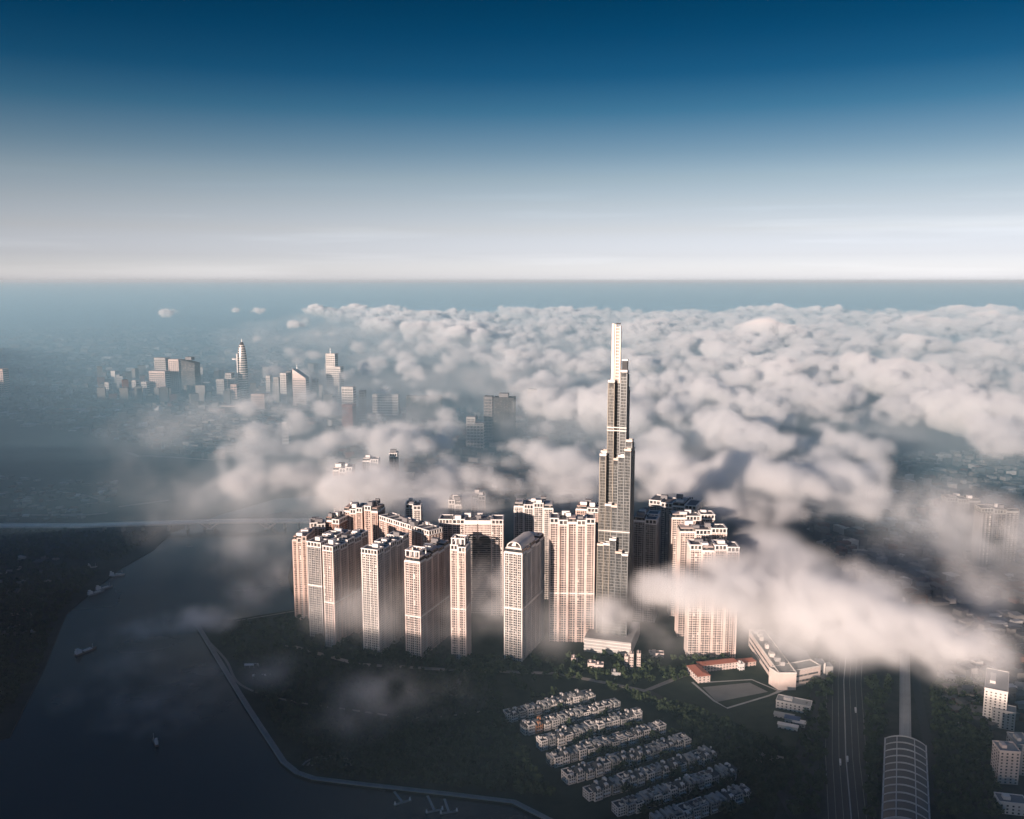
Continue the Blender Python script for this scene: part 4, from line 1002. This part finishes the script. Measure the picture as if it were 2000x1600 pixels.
cloud_group = None
def cloud_nodes():
    global cloud_group
    if cloud_group: return cloud_group
    g = bpy.data.node_groups.new('voxels_to_volume', 'GeometryNodeTree')
    g.interface.new_socket('Geometry', in_out='INPUT', socket_type='NodeSocketGeometry')
    for n in ('Min', 'Max'): g.interface.new_socket(n, in_out='INPUT', socket_type='NodeSocketVector')
    for n in ('NX', 'NY', 'NZ'): g.interface.new_socket(n, in_out='INPUT', socket_type='NodeSocketInt')
    g.interface.new_socket('Material', in_out='INPUT', socket_type='NodeSocketMaterial')
    g.interface.new_socket('Geometry', in_out='OUTPUT', socket_type='NodeSocketGeometry')
    N, K = g.nodes, g.links
    gi, go = N.new('NodeGroupInput'), N.new('NodeGroupOutput')
    def vm(op, a, b):
        n = N.new('ShaderNodeVectorMath'); n.operation = op
        K.new(a, n.inputs[0]); K.new(b, n.inputs[1]); return n.outputs[0]
    def m(op, a, b=None):
        n = N.new('ShaderNodeMath'); n.operation = op
        for k, v in enumerate((a, b)):
            if v is None: continue
            if isinstance(v, (int, float)): n.inputs[k].default_value = v
            else: K.new(v, n.inputs[k])
        return n.outputs[0]
    pos = N.new('GeometryNodeInputPosition').outputs[0]
    rel = vm('DIVIDE', vm('SUBTRACT', pos, gi.outputs['Min']), vm('SUBTRACT', gi.outputs['Max'], gi.outputs['Min']))
    s = N.new('ShaderNodeSeparateXYZ'); K.new(rel, s.inputs[0])
    ix = m('ROUND', m('MULTIPLY', s.outputs[0], m('SUBTRACT', gi.outputs['NX'], 1)))
    iy = m('ROUND', m('MULTIPLY', s.outputs[1], m('SUBTRACT', gi.outputs['NY'], 1)))
    iz = m('ROUND', m('MULTIPLY', s.outputs[2], m('SUBTRACT', gi.outputs['NZ'], 1)))
    # integer index: floats are exact up to 16.7 million voxels
    idx = m('ADD', m('MULTIPLY', m('ADD', m('MULTIPLY', iz, gi.outputs['NY']), iy), gi.outputs['NX']), ix)
    na = N.new('GeometryNodeInputNamedAttribute'); na.data_type = 'FLOAT'; na.inputs[0].default_value = 'd'
    si = N.new('GeometryNodeSampleIndex'); si.data_type = 'FLOAT'; si.domain = 'POINT'
    K.new(gi.outputs['Geometry'], si.inputs['Geometry'])
    K.new(na.outputs[0], si.inputs['Value'])
    K.new(idx, si.inputs['Index'])
    vc = N.new('GeometryNodeVolumeCube')
    K.new(si.outputs[0], vc.inputs['Density'])
    for a in ('Min', 'Max'): K.new(gi.outputs[a], vc.inputs[a])
    for a, b in (('NX', 'Resolution X'), ('NY', 'Resolution Y'), ('NZ', 'Resolution Z')): K.new(gi.outputs[a], vc.inputs[b])
    sm = N.new('GeometryNodeSetMaterial')
    K.new(vc.outputs[0], sm.inputs['Geometry']); K.new(gi.outputs['Material'], sm.inputs['Material'])
    K.new(sm.outputs[0], go.inputs[0])
    cloud_group = g
    return g
def volume_material(name, color, density, aniso, attr=True):
    m = bpy.data.materials.new(name); m.use_nodes = True
    N, K = m.node_tree.nodes, m.node_tree.links
    N.clear()
    o = N.new('ShaderNodeOutputMaterial')
    v = N.new('ShaderNodeVolumePrincipled')
    v.inputs['Color'].default_value = (*color, 1)
    v.inputs['Density'].default_value = density
    v.inputs['Anisotropy'].default_value = aniso
    v.inputs['Density Attribute'].default_value = 'density' if attr else ''
    K.new(v.outputs[0], o.inputs['Volume'])
    return m
def voxel_object(name, lo, hi, dens, mat):
    """dens: numpy array (nx, ny, nz) -> an object whose modifier turns it into a fog volume"""
    nx, ny, nz = dens.shape
    me = bpy.data.meshes.new(name)
    me.vertices.add(nx * ny * nz)
    a = me.attributes.new('d', 'FLOAT', 'POINT')
    a.data.foreach_set('value', np.ascontiguousarray(dens.transpose(2, 1, 0)).ravel().astype(np.float32))
    me.materials.append(mat)
    o = bpy.data.objects.new(name, me)
    COL.objects.link(o)
    md = o.modifiers.new('fog', 'NODES')
    md.node_group = cloud_nodes()
    ids = {s.name: s.identifier for s in md.node_group.interface.items_tree if s.in_out == 'INPUT'}
    md[ids['Min']] = lo; md[ids['Max']] = hi
    md[ids['NX']], md[ids['NY']], md[ids['NZ']] = nx, ny, nz
    md[ids['Material']] = mat
    o['kind'] = 'stuff'
    return o
# ------------------------------------------------------------------ the sea of clouds
rng = np.random.default_rng(11)
PUFF = []                                      # x, y, z, radius, strength
WISP = []                                      # x, y, z, rx, ry, rz, strength
def clump(x, y, r, zb, strength=1.0, n=9, flat=1.0):
    PUFF.append((x, y, zb + r * .30, r, strength))
    for k in range(n):
        a, q, rr = rng.uniform(0, 6.283), r * rng.uniform(.5, 1.35), r * rng.uniform(.32, .62)
        PUFF.append((x + q * math.cos(a), y + q * math.sin(a), zb + rr * .3 + max(0, r * .55 - q * .25) * rng.uniform(.1, 1) * flat, rr, strength))
def puff_px(px, py, rpx, alt, strength=1.0, n=9, flat=1.0):
    x, y = at(px, py, alt); clump(x, y, rpx * y / F, alt - rpx * y / F * .35, strength, n, flat)
def wisp_px(px, py, alt, rx, ry, rz, s):       # rx across in picture points; ry, rz in metres
    x, y = at(px, py, alt); WISP.append((x, y, alt, rx * y / F, ry, rz, s))
SEA = [(600, 604), (700, 597), (900, 596), (1200, 597), (1500, 600), (2060, 606), (2060, 905), (1960, 890), (1890, 820), (1800, 850), (1730, 900), (1640, 880), (1590, 950),
       (1500, 985), (1430, 965), (1380, 1000), (1330, 950), (1250, 940), (1165, 925), (1120, 850), (1040, 780), (960, 720), (880, 680), (760, 640), (640, 618)]
VEIL = [(430, 640), (640, 600), (1000, 640), (1180, 900), (1200, 1010), (1000, 985), (700, 1000), (470, 985), (400, 880), (470, 760)]
def swell(x, y):                               # slow wave of thick and thin cover
    return (math.sin(x / 410 + 1.3 * math.sin(y / 700)) * math.sin(y / 530 + 1.1 * math.sin(x / 560)) + .6 * math.sin((x + y) / 230 + math.sin(x / 190)) * math.sin((x - 1.4 * y) / 270)) / 1.6
SEA_NEAR = [(1240, 940), (1330, 960), (1380, 1005), (1440, 1030), (1520, 1010), (1600, 980), (1660, 940), (1600, 840), (1240, 820)]
cnt = 0
while cnt < 5000:                              # spread evenly over the ground, kept where the cloud sea lies
    y = rng.uniform(1650, 11300); x = rng.uniform(-.25, .66) * y
    if rng.random() > (y / 11300): continue
    c_, s_ = math.cos(PITCH), math.sin(PITCH); zz = 140.0 - CAM_H
    fy, uy = y * c_ - zz * s_, y * s_ + zz * c_
    px, py = 1000 + F * x / fy, 800 - F * uy / fy
    cnt += 1
    if not (inside((px, py), SEA) or inside((px, py), SEA_NEAR)): continue
    q = swell(x, y) * .5 + .5 + rng.uniform(-.3, .3)
    if q < .25: continue
    big = rng.random() < .05
    clump(x, y, (17 + 56 * q * rng.uniform(.35, 1.2)) * (1.9 if big else 1.0), rng.uniform(72, 100) + 48 * q - (25 if big else 0), rng.uniform(.55, 1.0), 13 if big else 7, 1.5)
for px, py, r in ((1410, 840, 75), (1500, 860, 70), (1450, 930, 75), (1540, 940, 55), (1420, 990, 50), (1470, 1010, 44), (1540, 990, 40), (1340, 950, 50), (1280, 960, 34), (1600, 960, 34), (1300, 860, 60), (1290, 910, 60), (1380, 770, 60), (1480, 790, 55), (1660, 870, 55), (1700, 880, 45), (1880, 800, 90),
                  (1960, 850, 70), (1760, 740, 80), (1840, 760, 70), (1620, 780, 60), (1560, 760, 60), (1260, 800, 50), (1050, 880, 45), (1110, 905, 50), (1010, 870, 35), (1150, 930, 40)):
    puff_px(px, py, r * (.85 if py < 900 else 1.2), 145 if py < 900 else 152, .9, 12)
for px, py, r in ((560, 930, 42), (600, 920, 40), (650, 945, 45), (700, 945, 48), (745, 935, 42), (830, 930, 38), (870, 935, 42), (920, 930, 45), (970, 940, 42), (1010, 950, 36), (800, 950, 34), (1060, 935, 40), (1110, 945, 42), (1140, 960, 36), (540, 950, 26), (620, 955, 34), (880, 905, 30), (950, 900, 30), (1000, 905, 30), (1040, 890, 30)):
    puff_px(px, py, r * 1.08, 162, .6, 10)
for px, py, r in ((650, 858, 32), (690, 850, 34), (735, 855, 34), (780, 860, 36), (825, 870, 30), (865, 885, 22), (480, 850, 26), (530, 835, 22)):
    puff_px(px, py, r, 165, .9 if px > 600 else .35, 9)
for px, py, r in ((572, 634, 14), (326, 610, 14), (506, 607, 12), (612, 604, 16), (690, 603, 18), (460, 606, 8), (742, 706, 26), (790, 708, 20), (580, 706, 16), (760, 780, 14), (600, 780, 18), (640, 795, 14), (940, 700, 20), (1000, 690, 22), (860, 720, 20), (420, 800, 14), (565, 810, 18)):
    puff_px(px, py, r, 180 if py < 700 else 120, .8 if py < 640 else .45, 7)
# the foreground bank, drifting from the foot of the skyscraper to the lower right
for px, py, r, alt in ((1255, 1148, 30, 126), (1295, 1150, 38, 128), (1345, 1160, 46, 132), (1395, 1160, 52, 134), (1330, 1112, 26, 140), (1395, 1105, 40, 142), (1440, 1185, 48, 124), (1490, 1160, 58, 122), (1500, 1085, 50, 135), (1540, 1190, 60, 112),
                       (1560, 1120, 60, 128), (1610, 1150, 66, 120), (1600, 1215, 54, 102), (1660, 1180, 70, 114), (1690, 1240, 62, 100), (1740, 1212, 64, 109), (1780, 1258, 58, 98), (1830, 1246, 54, 104), (1860, 1282, 50, 93), (1900, 1274, 40, 98), (1928, 1296, 30, 92),
                       (1640, 1265, 36, 86), (1700, 1285, 34, 82), (1440, 1140, 50, 132), (1650, 1125, 46, 130)):
    puff_px(px, py, r * (1.25 if px > 1450 else 1.4), alt, .48 if px > 1450 else 1.0, 4, .7)
for px, py, alt, rx, ry, rz, s in ((1196, 1206, 72, 36, 34, 20, 1.1), (1160, 1196, 66, 30, 30, 14, .5), (1215, 1225, 60, 40, 30, 14, .4), (690, 1185, 65, 80, 70, 40, .07), (780, 1180, 65, 70, 70, 40, .07), (1300, 1240, 40, 90, 50, 26, .06), (1860, 1010, 90, 110, 120, 55, .11), (1930, 1050, 90, 110, 120, 55, .11), (1940, 1150, 80, 110, 110, 50, .05), (1760, 1090, 80, 110, 110, 50, .03), (1000, 1190, 60, 60, 60, 40, .05), (960, 1150, 85, 42, 50, 40, .26), (920, 1200, 50, 60, 60, 40, .05),
                                   (860, 1220, 45, 60, 60, 35, .03), (1080, 1220, 50, 60, 60, 30, .06), (1240, 1215, 55, 60, 50, 26, .10), (1270, 1180, 80, 40, 40, 20, .25), (1540, 1260, 40, 60, 60, 25, .12), (1480, 1230, 60, 60, 60, 25, .2),
                                   (230, 1240, 35, 44, 22, 10, .2), (270, 1232, 35, 40, 22, 10, .25), (310, 1220, 38, 40, 22, 12, .4), (350, 1210, 40, 40, 26, 13, .45), (395, 1205, 40, 36, 26, 13, .4), (430, 1215, 30, 30, 22, 10, .4), (480, 1160, 40, 60, 50, 16, .12), (560, 1120, 50, 50, 60, 20, .12), (480, 1080, 50, 70, 90, 20, .08), (250, 1300, 30, 70, 50, 10, .08), (390, 1330, 30, 70, 50, 10, .08),
                                   (745, 1345, 40, 70, 50, 12, .10), (700, 1372, 40, 90, 70, 12, .06), (810, 1368, 34, 70, 50, 10, .07), (690, 1410, 30, 90, 70, 12, .04), (880, 1350, 30, 70, 50, 10, .05), (530, 1310, 28, 60, 40, 12, .12), (300, 1390, 30, 90, 60, 10, .10), (200, 1350, 30, 80, 50, 10, .08),
                                   (450, 900, 110, 24, 60, 34, .3), (480, 945, 100, 46, 100, 36, .10), (400, 960, 80, 60, 140, 36, .03), (1700, 1000, 100, 50, 60, 20, .08), (1790, 1000, 95, 50, 50, 18, .10), (1860, 1060, 80, 80, 60, 20, .05),
                                   (1950, 1180, 90, 80, 70, 40, .08), (700, 1000, 120, 90, 70, 26, .12), (850, 990, 120, 90, 70, 26, .25), (672, 955, 150, 40, 50, 34, .6), (725, 945, 155, 40, 50, 34, .7), (775, 945, 150, 40, 50, 30, .5), (900, 985, 130, 80, 60, 24, .3)):
    wisp_px(px, py, alt, rx, ry, rz, s)
for px, py, rx, s in ((900, 740, 120, .06), (800, 690, 120, .05), (700, 650, 120, .05), (640, 760, 110, .035), (760, 830, 120, .05), (520, 780, 90, .03), (1060, 830, 80, .08), (1000, 760, 90, .08), (560, 880, 110, .06), (700, 900, 120, .06), (300, 850, 90, .10), (430, 815, 90, .10), (200, 930, 90, .09), (350, 985, 80, .12), (480, 1000, 70, .15), (560, 1010, 50, .15), (1120, 960, 70, .08)):
    x, y = at(px, py, 140); WISP.append((x, y, 140, rx * y / F, rx * y / F * 1.6, 60, s * .2))
for px, py, alt, rx, ry, rz, s in ((1270, 1146, 126, 50, 30, 16, .5), (1330, 1150, 130, 60, 34, 20, .7), (1400, 1150, 132, 70, 36, 24, .8), (1470, 1130, 130, 80, 46, 28, .8), (1500, 1075, 134, 60, 50, 24, .5), (1550, 1160, 124, 90, 50, 30, .8), (1560, 1105, 130, 64, 50, 22, .35),
                                   (1630, 1180, 116, 100, 55, 30, .8), (1690, 1160, 122, 80, 50, 24, .35), (1710, 1225, 106, 100, 55, 30, .8), (1790, 1238, 103, 90, 46, 26, .6), (1850, 1272, 97, 76, 42, 24, .6), (1900, 1262, 102, 60, 44, 24, .35), (1925, 1300, 90, 44, 34, 22, .4),
                                   (1650, 1260, 88, 60, 40, 20, .4), (1560, 1235, 92, 70, 40, 20, .4), (1450, 1190, 110, 60, 40, 20, .5)):
    wisp_px(px, py, alt, rx, ry, rz, s)
k = 0
while k < 150:                                 # loose small puffs along the torn left edge of the sea
    px, py = rng.uniform(400, 1180), rng.uniform(600, 960)
    if not inside((px, py), VEIL) or (890 < px < 1030 and 730 < py < 900) or rng.random() > .25 + .75 * (px - 400) / 780: continue
    x, y = at(px, py, 135); r = rng.uniform(18, 55)
    clump(x, y, r * (1 + .25 * (y > 4000)), rng.uniform(85, 130), rng.uniform(.25, .7), 5, 1.0); k += 1
PUFFS = np.array(PUFF)
def region_mask(xs, ys, poly, alt, blur):
    X, Y = np.meshgrid(xs, ys, indexing='ij'); c_, s_ = math.cos(PITCH), math.sin(PITCH); zz = alt - CAM_H
    fy, uy = Y * c_ - zz * s_, Y * s_ + zz * c_
    px, py = 1000 + F * X / np.maximum(fy, 1), 800 - F * uy / np.maximum(fy, 1)
    m = np.zeros(px.shape, bool)
    for (x0, y0), (x1, y1) in zip(poly, poly[1:] + poly[:1]):
        if y0 == y1: continue
        m ^= ((y0 > py) != (y1 > py)) & (px < (x1 - x0) * (py - y0) / (y1 - y0) + x0)
    m = m.astype(np.float32)
    k = max(1, int(blur / (xs[1] - xs[0])))
    for _ in range(3):
        for ax in (0, 1):
            p = np.pad(m, [(k, k) if a == ax else (0, 0) for a in (0, 1)], mode='edge'); c = np.cumsum(p, axis=ax)
            c = np.insert(c, 0, 0, axis=ax); n_ = m.shape[ax]
            m = (np.take(c, np.arange(n_) + 2 * k + 1, axis=ax) - np.take(c, np.arange(n_), axis=ax)) / (2 * k + 1)
    return m
def cloud_domain(name, lo, hi, vx, vz, mat, soft, scale, amp, label):
    n = [int(round((b - a) / v)) + 1 for a, b, v in zip(lo, hi, (vx, vx, vz))]
    xs, ys, zs = [np.linspace(a, b, k) for a, b, k in zip(lo, hi, n)]
    fld = np.full(n, -1e3, np.float32); st = np.zeros(n, np.float32)
    for x, y, z, r, s in PUFFS:
        m = r + 45; mz = m * .7
        i0, i1 = np.searchsorted(xs, (x - m, x + m)); j0, j1 = np.searchsorted(ys, (y - m, y + m)); k0, k1 = np.searchsorted(zs, (z - mz, z + mz))
        if i1 <= i0 or j1 <= j0 or k1 <= k0: continue
        d = np.sqrt(((xs[i0:i1] - x) ** 2)[:, None, None] + ((ys[j0:j1] - y) ** 2)[None, :, None] + (((zs[k0:k1] - z) / .7) ** 2)[None, None, :])
        q = (r - d).astype(np.float32); w = fld[i0:i1, j0:j1, k0:k1]; u = st[i0:i1, j0:j1, k0:k1]
        u[q > w] = s; np.maximum(w, q, out=w)
    fld += billow(xs, ys, zs, scale, 3, 4) * amp - amp * .1
    d = np.clip(fld / soft, 0, 1); d = d ** 1.6 * st
    del fld, st
    nw = np.clip(billow(xs, ys, zs, 46.0, 21, 4) * 1.7 + .48, 0, 1)
    for x, y, z, rx, ry, rz, s in WISP:
        i0, i1 = np.searchsorted(xs, (x - 2 * rx, x + 2 * rx)); j0, j1 = np.searchsorted(ys, (y - 2 * ry, y + 2 * ry)); k0, k1 = np.searchsorted(zs, (z - 2 * rz, z + 2 * rz))
        if i1 <= i0 or j1 <= j0 or k1 <= k0: continue
        e = (((xs[i0:i1] - x) / rx) ** 2)[:, None, None] + (((ys[j0:j1] - y) / ry) ** 2)[None, :, None] + (((zs[k0:k1] - z) / rz) ** 2)[None, None, :]
        d[i0:i1, j0:j1, k0:k1] += 2.7 * s * np.clip(np.exp(-e * 1.2) - .05, 0, 1) * nw[i0:i1, j0:j1, k0:k1]
    m2 = region_mask(xs, ys, SEA, 110, 90) * .05 + region_mask(xs, ys, SEA_NEAR, 110, 60) * .03 + region_mask(xs, ys, VEIL, 110, 130) * .02
    if m2.max() > .01:
        n2 = np.clip(billow(xs, ys, zs, 190.0, 33, 4) * 1.7 + .55, 0, 1.6)
        prof = np.exp(-((zs - 92) / 34.0) ** 2).astype(np.float32)
        d += m2[:, :, None] * prof[None, None, :] * n2
    d[d < 0.005] = 0
    o = voxel_object(name, lo, hi, d, mat); o['label'] = label
    return o
cloud_mat = volume_material('cloud', (.982, .993, 1.0), 0.052, -0.1)
cloud_domain('low_clouds', (-760, 690, 6), (1010, 2000, 250), 7, 6, cloud_mat, 32, 60.0, 24.0, 'torn low cloud and mist around the towers')
cloud_domain('cloud_sea', (-1500, 2000, 20), (2760, 4200, 320), 8.5, 7.5, cloud_mat, 25, 58.0, 42.0, 'billowing sea of clouds behind the skyscraper')
cloud_domain('far_clouds', (-4200, 4200, 20), (7400, 11450, 320), 18, 9.5, cloud_mat, 27, 66.0, 42.0, 'far edge of the sea of clouds under the horizon')
def air(name, lo, hi, mat, label):
    o = MB().box(lo[0], hi[0], lo[1], hi[1], lo[2], hi[2])
    me = bpy.data.meshes.new(name); me.from_pydata(o.v, [], o.f); me.materials.append(mat); me.update()
    ob = bpy.data.objects.new(name, me); COL.objects.link(ob); ob['kind'] = 'stuff'; ob['label'] = label; return ob
HAZE, MIST = 1.2e-5, 3e-4
air('haze', (-200000, -200000, -2), (200000, 200000, 570), volume_material('haze', (.68, .82, .91), HAZE, 0.0, False), 'blue haze over the whole city')
air('ground_mist', (-195000, -195000, -1.5), (195000, 195000, 100), volume_material('mist', (.36, .63, .80), MIST, 0.0, False), 'bluish mist lying on the ground')
air('distant_mist', (-194000, 1400, -1.2), (194000, 194000, 122), volume_material('far_mist', (.40, .69, .86), 4.6e-4, 0.0, False), 'thicker mist over the far city')
air('upper_mist', (-193000, 1390, 125), (193000, 193000, 255), volume_material('thin_mist', (.44, .74, .90), 2.6e-4, 0.0, False), 'thin blue mist between and over the clouds')
# unseen fog added sunward, behind the camera and left, to shade the ground
def shade_fog_bank():
    st, x0, y0, nx, ny = 130.0, -5850.0, -1950.0, 50, 58
    cells_ = {(i, j) for i in range(nx) for j in range(ny) for x, y in ((x0 + (i + 1) * st, y0 + (j + 1) * st),) if (y < 490 or x < -.63 * y - 160) and x < 620 - .3 * abs(y)}
    rr = random.Random(8); hgt = {}
    def top(i, j):
        if (i, j) not in hgt:
            x, y = x0 + i * st, y0 + j * st
            hgt[(i, j)] = (174 if x < -420 else 134) + 16 * math.sin(x / 260 + 1.2 * math.sin(y / 330)) * math.sin(y / 300) + rr.uniform(-22, 26)
        return hgt[(i, j)]
    m, idx = MB(), {}
    def vert(i, j, t):
        if (i, j, t) not in idx:
            idx[(i, j, t)] = len(m.v); m.v.append((x0 + i * st, y0 + j * st, top(i, j) if t else 4.0))
        return idx[(i, j, t)]
    for i, j in cells_:
        q = ((i, j), (i + 1, j), (i + 1, j + 1), (i, j + 1))
        m.f.append(tuple(vert(*c, 1) for c in q)); m.f.append(tuple(vert(*c, 0) for c in reversed(q)))
        for (a, b), (di, dj) in zip(((0, 1), (1, 2), (2, 3), (3, 0)), ((0, -1), (1, 0), (0, 1), (-1, 0))):
            if (i + di, j + dj) not in cells_:
                m.f.append((vert(*q[a], 0), vert(*q[b], 0), vert(*q[b], 1), vert(*q[a], 1)))
    me = bpy.data.meshes.new('shade_fog_bank'); me.from_pydata(m.v, [], m.f); me.update()
    me.materials.append(volume_material('fog', (.975, .985, .995), .012, .15, False))
    o = bpy.data.objects.new('shade_fog_bank', me); COL.objects.link(o); o['kind'] = 'stuff'; o['label'] = 'unseen low fog bank, added to shade the ground'
shade_fog_bank()
